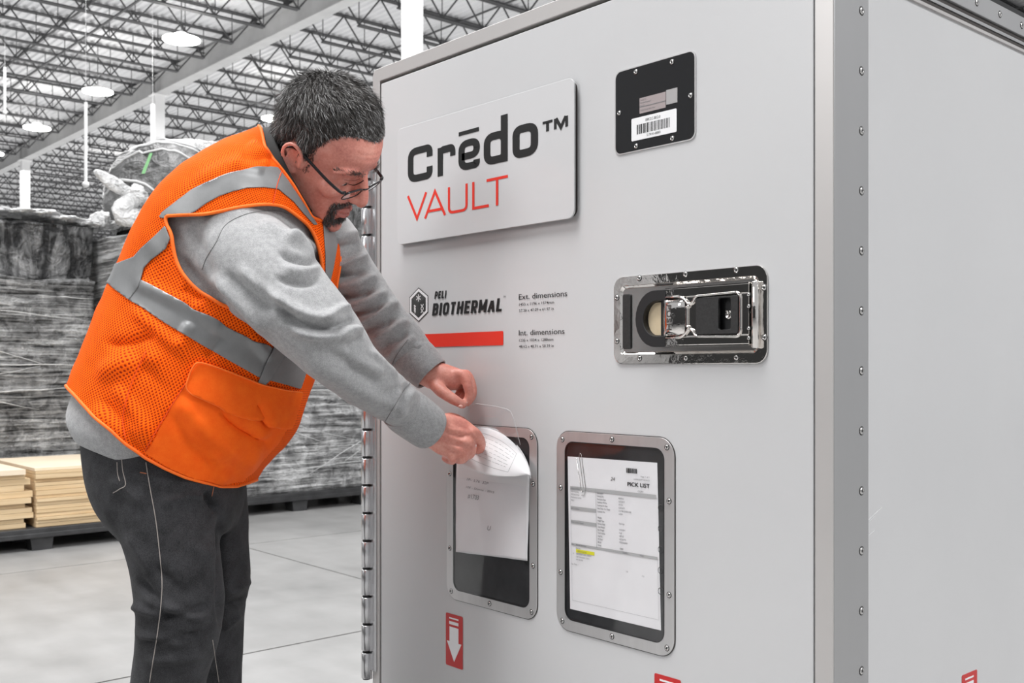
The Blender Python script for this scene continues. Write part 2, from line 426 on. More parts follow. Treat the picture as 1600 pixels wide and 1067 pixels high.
# bridging lines across the joists
for y0 in (-3.7, 11.3, 26.3, 41.3):
    for fr in (.25, .5, .75):
        yy = y0+15*fr
        m = MB().box(-87, -3, yy-.025, yy+.025, DZ-.845, DZ-.81).box(-87, -3, yy-.025, yy+.025, DZ-.13, DZ-.10)
        if fr == .5:
            k = 0
            while -3.7-SP*(k+1) > -87:
                xa = -3.7-SP*k; m.bar((xa, yy, DZ-.1), (xa-SP, yy, DZ-.8), .018, 4); m.bar((xa, yy, DZ-.8), (xa-SP, yy, DZ-.1), .018, 4); k += 1
        m.obj('bridging_bar', M_joist, ceil)
# columns
colz = {0: 'white square roof column rising behind the top edge of the crate', 1: 'white roof column behind the film bundle, with bright tube in front',
        2: 'white roof column at far left above the dark wrapped pile', 3: 'small distant roof column in the row at far left'}
for k in range(0, 4):
    x = -16.7-13.0*k
    c = empty('roof_column', (x, 11.3, 0), colz[k], 'column', 'roof columns')
    w = .16 if k == 0 else .15
    MB().box(x-w, x+w, 11.3-w, 11.3+w, 0, 9.27).obj('shaft', M_col, c)
    MB().box(x-.22, x+.22, 11.3-.22, 11.3+.22, 9.27, 9.30).obj('cap_plate', M_col, c)
    MB().box(x-.25, x+.25, 11.3-.25, 11.3+.25, 0, .03).obj('base_plate', M_col, c)
for (x, y, l) in ((-31.0, 26.3, 'distant column in the second row, between the film bundle and first row'), (-44, 26.3, 'distant column of the second row low above the dark pile')):
    c = empty('roof_column', (x, y, 0), l, 'column', 'roof columns'); MB().box(x-.15, x+.15, y-.15, y+.15, 0, 9.27).obj('shaft', M_col, c)
    MB().box(x-.22, x+.22, y-.22, y+.22, 9.27, 9.30).obj('cap_plate', M_col, c)
# high bay lamps: position from their place on the two lamp rows
def lamp(x, y, z, label, s=1.0):
    e = empty('high_bay_lamp', (x, y, z), label, 'lamp', 'high bay lamps under the roof')
    MB().lathe((x, y, z), (0, 0, 1), [(0, .26*s), (.05, .25*s), (.09, .14*s), (.16, .10*s)], 20).obj('housing', M_col, e, True)
    MB().lathe((x, y, z-.03), (0, 0, 1), [(0, .22*s), (.02, .36*s), (.05, .36*s)], 24).obj('lens', M_lamp, e, True)
    MB().bar((x, y, z+.15), (x, y, DZ-.01), .012, 6).obj('stem', M_joist, e)
for x, y, l, s in ((-22.1, 8.7, 'brightest high bay lamp, just left above the man, nearest in its row', 1.15), (-27.9, 8.87, 'high bay lamp above the top of the thin white rod', 1.1),
                (-33.5, 8.98, 'high bay lamp left of the grey girder, third of its row', 1.1), (-38.6, 9.0, 'high bay lamp cut by the left edge of the picture', 1.1),
                (-27.5, 14.0, 'high bay lamp seen right beside the back of the head', 1.1), (-41.9, 14.5, 'small high bay lamp behind the white film knot', 1.1),
                (-16.5, 14.2, 'high bay lamp in the right row hidden near the crate top', 1.1)):
    if x == -16.5: continue
    lamp(x, y, 8.62, l, s)
# thin hanging rods
def rod(px, y0, y1, Z, label, r, ball=0):
    a = W(px, y0, Z); b = W(px, y1, Z); e = empty('hanging_rod', tuple(b), label, 'rod', 'thin white hanging rods')
    MB().bar(tuple(a), tuple(b), r, 8).obj('rod', M_col, e)
    MB().bar(tuple(a), (a[0], a[1], DZ), .003, 6).obj('cable', M_col, e)
    if ball: MB().lathe((b[0], b[1], b[2]-ball), (0, 0, 1), [(0, .01), (ball*.4, ball*.8), (ball, ball), (ball*1.6, ball*.8), (ball*2, .01)], 14).obj('ball', M_col, e, True)
rod(134, 160, 288, 22, 'thin white rod hanging from the roof with a round ball at its end', .035, .075)
rod(238.5, 163, 250, 24, 'bright white tube hanging in front of the roof column', .055)
rod(7.5, 105, 176, 25, 'short thin white rod hanging at the far left edge', .03, .05)

# ================================================================== PALLETS, BOARDS, WRAPPED GOODS
def pallet(x0, x1, y0, y1, h, label):
    e = empty('plastic_pallet', ((x0+x1)/2, (y0+y1)/2, 0), label, 'pallet', 'black plastic pallets')
    MB().box(x0, x1, y0, y1, h-.035, h).obj('deck', M_pallet, e, bevel=.006)
    MB().box(x1-.03, x1+.004, y0-.004, y1+.004, h-.06, h-.028).obj('rim', M_pallet, e, bevel=.006)
    n = max(3, int(round((y1-y0)/.62))+1)
    for i in range(n):
        yy = y0+.09+(y1-y0-.18)*i/(n-1)
        for xx in (x1-.08, (x0+x1)/2, x0+.08):
            MB().prism([(yy-.07, h-.035), (yy+.07, h-.035), (yy+.055, 0), (yy-.055, 0)], lambda a, b, d: (d, a, b), xx-.06, xx+.06).obj('foot', M_pallet, e)
    return e
pallet(-6.62, -5.66, -.60, 1.31, .135, 'long black plastic pallet carrying the tan boards')
pallet(-7.35, -6.15, 1.37, 3.95, .14, 'black plastic pallet under the pale wrapped pile between man and crate')
random.seed(4)
# boards in two stacks side by side: left stack front edge ends near px 55, right stack beside it
def boards(y0, y1, zs, label, group, jit, shift):
    for i, (za, zb, off) in enumerate(zs):
        dy = random.uniform(-jit, jit); dx = random.uniform(-.012, .012)+off
        x1 = -5.70+dx
        o = MB().box(x1-.88, x1, y0, y1+dy, za+.0006, zb-.0012).obj('board', [M_wood], None)
        n_ = len(zs)-1-i; od = ['top', 'second', 'third', 'fourth', 'fifth', 'sixth', 'seventh', 'eighth', 'ninth', 'tenth', 'eleventh', 'twelfth', 'thirteenth', 'fourteenth', 'fifteenth', 'sixteenth', 'seventeenth']
        tag(o, (('pale ' if n_ == 0 else '')+'%s tan board%s of the %s') % ((od[n_], '', label) if n_ == 0 else (('bottom' if i == 0 else od[n_]), '' if i == 0 else ' from the top', label)), 'board', group)
        if i == len(zs)-1: o.data.materials[0] = M_woodtop
def levels(z0, z1, n):
    t = [random.uniform(.75, 1.3) for _ in range(n)]; s = sum(t); z = z0; out = []
    for a in t: out.append((z, z+a/s*(z1-z0))); z += a/s*(z1-z0)
    return out
la = levels(.136, .318, 6)+levels(.318, .487, 5)
boards(-.55, .575, [(a, b, 0.012 if i in (5, 10) else -.01) for i, (a, b) in enumerate(la)], 'left stack, cut by the picture edge', 'boards of the left stack', .03, 0)
lb = levels(.136, .325, 9)+levels(.325, .40, 3)+levels(.40, .487, 4)
boards(.612, 1.29, [(a, b, (0.02 if i < 9 else (.008 if i < 12 else -.004))) for i, (a, b) in enumerate(lb)], 'right stack, beside the legs', 'boards of the right stack', .01, 0)

def wrapped(name, x0, x1, y0, y1, z0, z1, m, label, seed, amp=.03, bands=(), cat='pallet load'):
    """a load with a rumpled film skin: subdivided box displaced by stretched noise"""
    bm = bmesh.new(); bmesh.ops.create_cube(bm, size=1)
    bmesh.ops.subdivide_edges(bm, edges=bm.edges[:], cuts=44, use_grid_fill=True)
    for v in bm.verts:
        p = v.co.copy(); P = Vector(((p.x+.5)*(x1-x0)+x0, (p.y+.5)*(y1-y0)+y0, (p.z+.5)*(z1-z0)+z0))
        # round the corners
        dx = min(p.x+.5, .5-p.x)*(x1-x0); dy = min(p.y+.5, .5-p.y)*(y1-y0); dz = (.5-p.z)*(z1-z0)
        c = Vector(((x0+x1)/2, (y0+y1)/2, (z0+z1)/2)); r = .06
        q = Vector((P.x, P.y, P.z))
        if dx < r and dy < r:
            s = 1-(2**.5-1)*(1-dx/r)*(1-dy/r)*.3; 
            cx = x0+r if P.x < c.x else x1-r; cy = y0+r if P.y < c.y else y1-r
            d = Vector((P.x-cx, P.y-cy)); 
            if d.length > r: d *= r/d.length
            q.x = cx+d.x; q.y = cy+d.y
        if dz < .05: q.z -= .02*(1-dz/.05)*(1 if (dx < .03 or dy < .03) else 0)
        n1 = mnoise(Vector((P.x*1.5+seed, P.y*2.0, P.z*14))); n2 = mnoise(Vector((P.x*5+seed, (P.y+P.z)*7, (P.y-P.z)*1.3))); n3 = mnoise(Vector((P.x*2+seed, P.y*2, P.z*2)))
        k = amp*(.5*n1+.6*n2+.8*n3)
        out = Vector((q.x-c.x, q.y-c.y, 0)); 
        if out.length > 0: out.normalize()
        if dx < 1e-4: q.x += (1 if P.x > c.x else -1)*k
        if dy < 1e-4: q.y += (1 if P.y > c.y else -1)*k
        if dz < 1e-4: q.z += amp*1.3*(n3+.7*mnoise(Vector((P.x*4, P.y*6+seed, 0))))
        v.co = q
    me = bpy.data.meshes.new(name); bm.to_mesh(me); bm.free()
    e = empty(name, ((x0+x1)/2, (y0+y1)/2, z0), label, cat, 'film wrapped pallet loads')
    o = link('film_wrapped_stack', me, m, e, True)
    return e
eA = wrapped('wrapped_load', -7.9, -6.72, -.75, 1.33, .01, 1.72, M_wrapA, 'dark pile tightly bound in stretch film behind the tan boards', 3, .02)
# loose draped top of that load
def drape(parent, x0, x1, y0, y1, z0, z1, m, seed, nm='draped_film'):
    bm = bmesh.new(); bmesh.ops.create_cube(bm, size=1); bmesh.ops.subdivide_edges(bm, edges=bm.edges[:], cuts=40, use_grid_fill=True)
    for v in bm.verts:
        p = v.co; P = Vector(((p.x+.5)*(x1-x0)+x0, (p.y+.5)*(y1-y0)+y0, (p.z+.5)*(z1-z0)+z0))
        e_ = max(abs(p.x), abs(p.y)); k = mnoise(Vector((P.y*2.5+seed, P.z*2.5, P.x*2)))*.05
        fold = mnoise(Vector((P.y*9+P.z*5+seed, P.z*1.5, P.x*4)))*.03
        if p.x > .499: P.x += k+fold
        if abs(p.y) > .499: P.y += (k+fold)*.5
        if p.z > .499: P.z += k*1.0+fold*1.3-.05*smoothstep(.35, .5, e_)
        v.co = P
    me = bpy.data.meshes.new(nm); bm.to_mesh(me); bm.free(); return link(nm, me, m, parent, True)
drape(eA, -7.85, -6.76, -.72, 1.31, 1.70, 2.10, M_wrapC, 1)
# white film crumpled on the top
def crumple(parent, c, s, m, seed, nm='film_tuft', amp=.35):
    bm = bmesh.new(); bmesh.ops.create_icosphere(bm, subdivisions=4, radius=1)
    for v in bm.verts:
        d = v.co.normalized(); k = 1+amp*mnoise(d*2.2+Vector((seed, 0, 0)))+amp*.6*mnoise(d*5+Vector((0, seed, 0)))
        v.co = Vector((c[0]+d.x*s[0]*k, c[1]+d.y*s[1]*k, c[2]+d.z*s[2]*k))
    me = bpy.data.meshes.new(nm); bm.to_mesh(me); bm.free(); return link(nm, me, m, parent, True)
for i, (px, py, sy, sz) in enumerate(((20, 333, .16, .03), (58, 336, .14, .035), (95, 345, .13, .03), (128, 352, .10, .035), (155, 345, .035, .07), (172, 352, .07, .025))):
    p = onX(px, py, -6.95); crumple(eA, p, (.2, sy, sz), M_wrapD, i*3.3)
# second load, pale film
eB = wrapped('wrapped_load', -7.35, -6.20, 1.38, 3.92, .14, 2.03, M_wrapB, 'pale pile wrapped in shiny film behind the man, left of the crate', 8, .028)
# film ridges wound diagonally round the loads
def strands(parent, x, y0, y1, z0, z1, n, seed, m, slope=(-.6, .6), w=(.0012, .0045)):
    random.seed(seed)
    for i in range(n):
        y = random.uniform(y0, y1); z = random.uniform(z0, z1); L = random.uniform(.4, 1.3); s = random.uniform(*slope) if random.random() < .6 else random.uniform(-.06, .06)
        pts = []; a = max(y0, y-L/2); b = min(y1, y+L/2)
        for k in range(9):
            yy = a+(b-a)*k/8; zz = z+s*(yy-y)+.003*math.sin(k*1.7+i)
            if zz < z0 or zz > z1: continue
            pts.append((x+.018+.006*math.sin(k*2.3+i), yy, zz))
        if len(pts) > 2: MB().tube(pts, [random.uniform(*w)*(.4+.6*math.sin(PI*j/(len(pts)-1))) for j in range(len(pts))], 5).obj('film_strand', m, parent, True)
M_strandf = mat('film_strand_white', (.70, .70, .70), .18)
strands(eA, -6.72, -.7, 1.31, .55, 1.68, 26, 1, M_strandf)
strands(eB, -6.20, 1.40, 3.88,   .20, 1.98, 46, 2, M_strandf)
# bundle under loose film on top of the second load
eC = empty('film_bundle', (-6.8, 2.5, 2.11), 'rounded bundle under grey translucent film on top of the pale pile', 'bundle')
prof = [(1.60, 2.085), (1.50, 2.22), (1.48, 2.36), (1.50, 2.52), (1.58, 2.68), (1.76, 2.79), (2.05, 2.835), (2.35, 2.81), (2.7, 2.72), (3.1, 2.66), (3.45, 2.58), (3.7, 2.42), (3.78, 2.2), (3.74, 2.085)]
V = []; F = []; NX = 40; NU = 120
pp = np.array(prof); dd = np.r_[0, np.cumsum(np.linalg.norm(np.diff(pp, axis=0), axis=1))]; uu = np.linspace(0, dd[-1], NU)
PY = np.interp(uu, dd, pp[:, 0]); PZ = np.interp(uu, dd, pp[:, 1])
k5 = np.ones(7)/7
PYs = np.convolve(np.pad(PY, 3, 'edge'), k5, 'valid'); PZs = np.convolve(np.pad(PZ, 3, 'edge'), k5, 'valid')
cyc, czc = 2.6, 2.085
for i in range(NX+1):
    t_ = i/NX; ph = PI*t_; xx = -6.85+.62*math.cos(ph); sc = min(1, (math.sin(ph)+.02)**.35) if 0 < i < NX else .05
    for j in range(NU):
        yy = cyc+(PYs[j]-cyc)*sc; zz = czc+(PZs[j]-czc)*sc
        rad = math.atan2(zz-2.25, yy-1.72)
        f = mnoise(Vector((rad*7, xx*1.5, 0)))*.035+mnoise(Vector((rad*15, xx*3, 5)))*.015
        f2 = mnoise(Vector((xx*4, yy*3, zz*3)))*.03
        V.append((xx+f+f2, yy, zz+f*.6+f2*.5))
for i in range(NX):
    for j in range(NU-1): a = i*NU+j; F.append((a, a+1, a+NU+1, a+NU))
me = bpy.data.meshes.new('film_cover'); me.from_pydata(V, [], F); fc = link('film_cover', me, M_bundle, eC, True)
for k_, (j0, w0) in enumerate(((8, .012), (20, .010), (30, .009), (38, .008), (50, .008), (64, .007), (80, .010))):
    pts = [tuple(Vector(V[i*NU+min(NU-1, j0+int(7*math.sin(i*.11+k_)))])+Vector((.004, 0, 0))) for i in range(1, 26)]
    MB().tube(pts, [w0*(.5+.5*math.sin(PI*q/len(pts))) for q in range(len(pts))], 6).obj('film_fold', mat('film_fold_grey', (.55, .55, .55), .2), eC, True)
x_b = -6.28
def lobe(name, pts, m, par, wid, thick=.02, flat=False):
    """leaf-like piece of gathered film: width profile along a path"""
    P = [Vector(p) for p in pts]; N = 14; V = []; F = []
    for i in range(N+1):
        t_ = i/N; k = t_*(len(P)-1); a = int(min(k, len(P)-2)); p = P[a].lerp(P[a+1], k-a)
        d = (P[a+1]-P[a]).normalized(); s = Vector((0, d.z, -d.y)) if not flat else Vector((1, 0, 0)).cross(d)
        s.normalize(); w_ = wid*(math.sin(PI*(.08+.87*t_))**.7)
        for q in range(12):
            an = q*2*PI/12; rr = 1+.18*mnoise(Vector((i*.5, q*.9, wid*30)))
            V.append(p+s*w_*math.cos(an)*rr+Vector((1, 0, 0))*thick*math.sin(an)*rr)
    for i in range(N):
        for q in range(12): F.append((i*12+q, i*12+(q+1) % 12, (i+1)*12+(q+1) % 12, (i+1)*12+q))
    F += [tuple(range(12)), tuple(range(N*12, N*12+12))]
    me = bpy.data.meshes.new(name); me.from_pydata(V, [], F); return link(name, me, m, par, True)
lobe('knot_tail', [onX(212, 306, x_b), onX(180, 289, x_b), onX(148, 267, x_b)], M_wrapD, eC, .050, .03)
lobe('knot_tail', [onX(222, 300, x_b), onX(200, 318, x_b), onX(184, 336, x_b), onX(212, 352, x_b)], M_wrapD, eC, .070, .05)
crumple(eC, onX(214, 306, x_b), (.05, .075, .07), M_wrapD, 5.0, 'film_knot')
crumple(eC, onX(205, 338, x_b), (.06, .09, .07), M_wrapD, 9.0, 'film_knot')
tp = MB().prism([(onX(232, 240, x_b)[1], onX(232, 240, x_b)[2]), (onX(236, 240, x_b)[1], onX(236, 240, x_b)[2]), (onX(224, 272, x_b)[1], onX(224, 272, x_b)[2]), (onX(219, 272, x_b)[1], onX(219, 272, x_b)[2])], FS, x_b+.02, x_b+.028).obj('green_tape', M_green, eC)
a = onX(199, 396, -6.14); b = onX(211, 417, -6.14)
MB().box(-6.16, -6.152, a[1], b[1], b[2], a[2]).obj('green_label', M_green, eB)
# ================================================================== THE CRATE
crate = empty('shipping_crate', (-.6, .73, .16), 'large white insulated shipping crate with a chrome latch and two document windows', 'crate')
ZT = 1.768; ZB = .14
# ---- front surround (aluminium frame round the door) at y = 0..0.03, door panel slightly recessed
HX0, DX0, DX1 = -1.190, -1.160, -.031
m = MB()
out = rrect(HX0, 0, ZB, ZT, .016); inn = rrect(DX0-.002, DX1+.0035, .20, 1.738, .004)
m.ring(out, inn, FD, 0, .05); m.obj('front_frame', M_strip, crate, bevel=.0015)
MB().box(DX0-.002, DX1+.0035, .018, .05, .20, 1.738).obj('door_seal', M_gap, crate)
door = MB().prism(rrect(DX0+.004, DX1, .206, 1.7305, .003), FD, .0005, .045).obj('door', M_white, crate, bevel=.0012)
# body walls
MB().box(-1.186, -.006, .05, 1.45, ZB+.01, 1.735).obj('body', M_white, crate)
# corner post seen from the side
MB().box(-.028, .0025, .002, .097, ZB, 1.765).obj('corner_post', M_post, crate, bevel=.0012)
MB().box(-.0275, .0015, -.0006, .004, ZB, 1.765).obj('post_edge', M_strip, crate)
post2 = MB().box(-.05, .0025, 1.356, 1.453, ZB, 1.735).obj('corner_post', M_post, crate)
side = MB().box(-.01, .0, .097, 1.356, .20, 1.667).obj('side_panel', M_white, crate)
for i in range(15):
    z = 1.615-.0897*i
    if z > .2: add_screw((.0025, .0765, z), (1, 0, 0), crate, .0058)
for i in range(15):
    z = 1.615-.0897*i
    if z > .2: add_screw((.0025, 1.375, z), (1, 0, 0), crate, .0058)
# top rails on the side: grooves, screw band, rubber lip
MB().box(-.02, .004, .097, 1.40, 1.6665, 1.6715).obj('rail_lip', M_strip, crate)
for z in (1.673, 1.680, 1.687):
    MB().box(-.02, .0015 if z != 1.680 else .003, .097, 1.40, z, z+.0055).obj('rail_groove', M_gap if z != 1.680 else M_post, crate)
MB().box(-.02, .006, .097, 1.453, 1.694, 1.729).obj('top_rail', M_post, crate, bevel=.001)
MB().box(-.03, .004, .097, 1.453, 1.729, 1.739).obj('rubber_lip', M_rubber, crate)
for k in range(14): add_screw((.006, .16+.0905*k+.015, 1.7125), (1, 0, 0), crate, .0055)
MB().box(-1.19, .0, .03, 1.45, 1.735, 1.742).obj('roof_panel', M_white, crate)
MB().box(-1.19, 0, .0, 1.453, .02, .145).obj('base', M_pallet, crate)
for x in (-1.1, -.6, -.1):
    for y in (.1, .72, 1.35): MB().box(x-.08, x+.08, y-.08, y+.08, 0, .03).obj('foot', M_pallet, crate)
# ---- hinge
hg = MB().box(-1.196, -1.172, -.004, .0, .385, 1.665).obj('hinge', M_hinge, crate, bevel=.001)
HXc, HYc = -1.2035, -.008
z = onY(573, 1060)[2]; k = 0
hz0 = .3625; step = .0641
MB().bar((HXc, HYc, hz0), (HXc, HYc, hz0+step*20.2), .0092, 12).obj('hinge_pin', M_rubber, hg, True)
for k in range(20):
    a = hz0+step*k+(.0 if k else -.0); 
    MB().lathe((HXc, HYc, a+.0028), (0, 0, 1), [(0, .0108), (.001, .0118), (step-.0066, .0118), (step-.0056, .0108)], 20).obj('knuckle', M_hinge, hg, True)
    if k < 20: MB().box(HXc, -1.188, HYc-.0030+.003, HYc+.006, a+.003, a+step-.003).obj('knuckle_leaf', M_hinge, hg)

# ---- lettering helpers (door plane coordinates x,z)
def text_obj(s, name, x0, z0, h, m, parent, y=-.0006, w=None, shear=0, bold=0, plane='door', rows=None, ref='H', space=1.0):
    c = bpy.data.curves.new('t', 'FONT'); c.body = s; c.size = 1; c.shear = shear; c.offset = bold; c.resolution_u = 3; c.space_character = space
    o = bpy.data.objects.new('t', c); COL.objects.link(o)
    bpy.context.view_layer.update()
    me = bpy.data.meshes.new_from_object(o.evaluated_get(bpy.context.evaluated_depsgraph_get()))
    bpy.data.objects.remove(o); bpy.data.curves.remove(c)
    n = len(me.vertices); a = np.empty(n*3); me.vertices.foreach_get('co', a); a = a.reshape(-1, 3)
    cap = .729 if any(ch.isupper() or ch.isdigit() for ch in s) else .729
    sc = h/.70; wid = a[:, 0].max()-a[:, 0].min()
    sx = sc if w is None else w/wid
    X = x0+(a[:, 0]-a[:, 0].min())*sx; Z = z0+a[:, 1]*sc
    if callable(plane): P = plane(X, Z)
    else: P = np.stack([X, np.full(n, y), Z], -1)
    me.vertices.foreach_set('co', P.astype(np.float32).ravel()); me.update()
    me.name = name
    return link(name, me, m, parent)
def round_path(pts, r, closed=False, n=6):
    """polyline with rounded corners; pts (x,z)"""
    pts = [np.array(p, float) for p in pts]; N = len(pts); out = []
    for i in range(N):
        if not closed and i in (0, N-1): out.append(pts[i]); continue
        a, b, c = pts[i-1], pts[i], pts[(i+1) % N]
        u = (a-b); v = (c-b); lu, lv = np.linalg.norm(u), np.linalg.norm(v); rr = min(r, lu*.5, lv*.5)
        p0 = b+u/lu*rr; p1 = b+v/lv*rr
        for k in range(n+1):
            t_ = k/n; out.append((1-t_)**2*p0+2*t_*(1-t_)*b*1.0+t_*t_*p1 if False else (1-t_)**2*p0+2*t_*(1-t_)*b+t_*t_*p1)
    return out
def stroke(mb, pts, wv, wh, y=-.0006, r=0, closed=False, plane=None):
    """flat stroke: vertical runs wv wide, horizontal runs wh thick"""
    k = wh/wv; P = [np.array([p[0]*k, p[1]]) for p in pts]
    P = round_path(P, r, closed) if r else P
    N = len(P); L = []; R = []
    for i in range(N):
        if closed: a, c = P[i-1], P[(i+1) % N]; b = P[i]
        else: a, b, c = P[max(i-1, 0)], P[i], P[min(i+1, N-1)]
        d1 = b-a; d2 = c-b
        if np.linalg.norm(d1) < 1e-9: d1 = d2
        if np.linalg.norm(d2) < 1e-9: d2 = d1
        d1 = d1/np.linalg.norm(d1); d2 = d2/np.linalg.norm(d2)
        n1 = np.array([-d1[1], d1[0]]); n2 = np.array([-d2[1], d2[0]]); nn = n1+n2
        nn = nn/max(np.linalg.norm(nn), 1e-6); s = wh/2/max(nn@n1, .35)
        L.append(b+nn*s); R.append(b-nn*s)
    V = [(p[0]/k, y, p[1]) for p in L]+[(p[0]/k, y, p[1]) for p in R]
    F = [(i, (i+1) % N, N+(i+1) % N, N+i) for i in range(N if closed else N-1)]
    mb.add(V, F); return mb
def flat(mb, poly, y): return mb.add([(a, y, b) for a, b in poly], [tuple(range(len(poly)))])

# ---- raised sign plate
plate = MB().prism(rrect(-1.0755, -.5175, 1.354, 1.610, .016, 8), FD, -.0125, -.0085).obj('sign_plate', M_logo, crate, bevel=.0008)
MB().prism(rrect(-1.071, -.522, 1.359, 1.605, .013, 4), FD, -.0085, .001).obj('plate_shadow_spacer', M_gap, plate)  # dark spacer stands in for the drop shadow round the plate
py_ = -.0130
bl = 1.4845; xh = bl+.063; wv, wh = .0205, .0155
def px2x(px): return onY(px, 300, -.0125)[0]
m = MB()
x0, x1 = px2x(637.5), px2x(676); ch = bl+.0745      # C
zm = bl+.0
stroke(m, [(x1-wv/2, bl+.0475), (x1-wv/2, ch-wh/2), (x0+wv/2, ch-wh/2), (x0+wv/2, bl+wh/2), (x1-wv/2, bl+wh/2), (x1-wv/2, bl+.027)], wv, wh, py_, .016)
m.obj('letter', M_ink, plate); m = MB()
x0, x1 = px2x(684), px2x(711.5)                       # r
stroke(m, [(x0+wv*.45, bl), (x0+wv*.45, xh-.003)], wv*.9, wh, py_)
stroke(m, [(x0+wv*.5, xh-.028), (x0+wv*.5, xh-wh/2-.001), (x1-wv*.4, xh-wh/2-.001), (x1-wv*.4, xh-.026)], wv*.85, wh, py_-.0001, .016)
m.obj('letter', M_ink, plate); m = MB()
x0, x1 = px2x(716.5), px2x(750)                       # e
stroke(m, [(x0+wv/2+.001, bl+.029), (x1-wv/2, bl+.029), (x1-wv/2, xh-wh/2), (x0+wv/2, xh-wh/2), (x0+wv/2, bl+wh/2), (x1-wv/2, bl+wh/2), (x1-wv/2, bl+.018)], wv, wh*.92, py_, .015)
m.obj('letter', M_ink, plate)
MB().box(px2x(717), px2x(748.5), py_-.0002, py_, xh+.0105, xh+.0185).obj('macron', M_ink, plate)
m = MB(); x0, x1 = px2x(756), px2x(793.5)             # d
stroke(m, [(x1-wv/2, bl+.008), (x1-wv/2, xh-wh/2), (x0+wv/2, xh-wh/2), (x0+wv/2, bl+wh/2), (x1-wv/2, bl+wh/2), (x1-wv/2, bl+.03)], wv, wh, py_, .015)
stroke(m, [(x1-wv/2, bl), (x1-wv/2, bl+.092)], wv, wh, py_-.0001)
m.obj('letter', M_ink, plate); m = MB(); x0, x1 = px2x(801), px2x(841)             # o
stroke(m, [(x0+wv/2, (bl+xh)/2), (x0+wv/2, xh-wh/2), (x1-wv/2, xh-wh/2), (x1-wv/2, bl+wh/2), (x0+wv/2, bl+wh/2)], wv, wh, py_, .016, closed=True)
m.obj('letter', M_ink, plate); m = MB()
xa, xb = px2x(848), px2x(863.5); zt, zb = 1.5425, 1.5225   # TM
stroke(m, [(xa, zt-.0025), (xb, zt-.0025)], .006, .005, py_); stroke(m, [((xa+xb)/2, zt-.004), ((xa+xb)/2, zb)], .008, .006, py_); m.obj('letter', M_ink, plate)
m = MB(); xa, xb = px2x(865.5), px2x(888)
stroke(m, [(xa+.004, zb), (xa+.004, zt)], .0072, .006, py_); stroke(m, [(xb-.004, zb), (xb-.004, zt)], .0072, .006, py_)
stroke(m, [(xa+.006, zt), ((xa+xb)/2, zb+.0015), (xb-.006, zt)], .0078, .006, py_-.0001); m.obj('letter', M_ink, plate)
# thin red second line
vb, vt = 1.4015, 1.4575; wv, wh = .0074, .0056
def red(*paths, **k):
    m = MB()
    for i, p in enumerate(paths): stroke(m, p, wv, wh, py_-.0001*i, k.get('r', 0))
    m.obj('letter', M_red, plate)
a, b = px2x(636.8), px2x(667); red([(a+.002, vt), ((a+b)/2, vb+.003), (b-.002, vt)])
a, b = px2x(663.5), px2x(696.5); red([(a+.002, vb), ((a+b)/2, vt-.002), (b-.002, vb)], [(a+.012, vb+.014), (b-.012, vb+.014)])
a, b = px2x(700), px2x(731); red([(a+wv/2, vt), (a+wv/2, vb+wh/2), (b-wv/2, vb+wh/2), (b-wv/2, vt)], r=.011)
a, b = px2x(738), px2x(764); red([(a+wv/2, vt), (a+wv/2, vb+wh/2), (b, vb+wh/2)])
a, b = px2x(760.5), px2x(793.8); red([(a, vt-wh/2), (b, vt-wh/2)], [((a+b)/2, vt-wh), ((a+b)/2, vb)])

# ---- printed maker's mark and dimensions on the door
hx, hz = -1.0105, 1.2195
def hexa(a, b, y, sc=1): return [(hx+dx*a, hz+dz*b) for dx, dz in ((0, 1), (1, .47), (1, -.47), (0, -1), (-1, -.47), (-1, .47))]
m = MB(); m.add([(p[0], -.0002, p[1]) for p in hexa(.0345, .0375, 0)]+[(p[0], -.0002, p[1]) for p in hexa(.0325, .0352, 0)], [(k, (k+1) % 6, 6+(k+1) % 6, 6+k) for k in range(6)]); m.obj('mark_outline', M_ink, door)
flat(MB(), hexa(.0325, .0352, 0), -.0003).obj('mark_ground', M_wht, door)
cx0, cz1 = hx, hz+.003
H = hexa(.0262, .0290, 0)
flat(MB(), [H[0], H[1], (cx0, cz1), H[5]], -.0005).obj('mark_top', M_hex1, door)
flat(MB(), [H[5], (cx0, cz1), H[3], H[4]], -.0005).obj('mark_left', M_hex3, door)
flat(MB(), [H[1], H[2], H[3], (cx0, cz1)], -.0005).obj('mark_right', M_hex2, door)
m = MB()
for k in range(6):
    a = k*PI/3+PI/6; dx, dz = math.cos(a)*.0085, math.sin(a)*.0075
    stroke(m, [(hx, hz+.0148), (hx+dx, hz+.0148+dz)], .0028, .0020, -.0008)
    flat(m, [(hx+dx*.9-.0018, hz+.0148+dz*.9), (hx+dx*.9, hz+.0148+dz*.9+.0018), (hx+dx*.9+.0018, hz+.0148+dz*.9), (hx+dx*.9, hz+.0148+dz*.9-.0018)], -.0009)
m.obj('snowflake', M_wht, door)
m = MB()
stroke(m, [(hx-.0165, hz-.0005), (hx-.0105, hz-.004)], .0040, .003, -.0008); stroke(m, [(hx-.0150, hz-.004), (hx-.0150, hz-.0145)], .0026, .003, -.0008)
stroke(m, [(hx-.0115, hz-.006), (hx-.0115, hz-.0165)], .0026, .003, -.0008); stroke(m, [(hx-.0132, hz-.014), (hx-.0132, hz-.019)], .0018, .002, -.0008); m.obj('vial', M_wht, door)
m = MB()
for sg in (1, -1): stroke(m, [(hx+.0135+sg*.0042*math.cos(k*.62), hz+.0015-k*.0019-.001) for k in range(11)], .0020, .0016, -.0008)
m.obj('helix', M_wht, door)
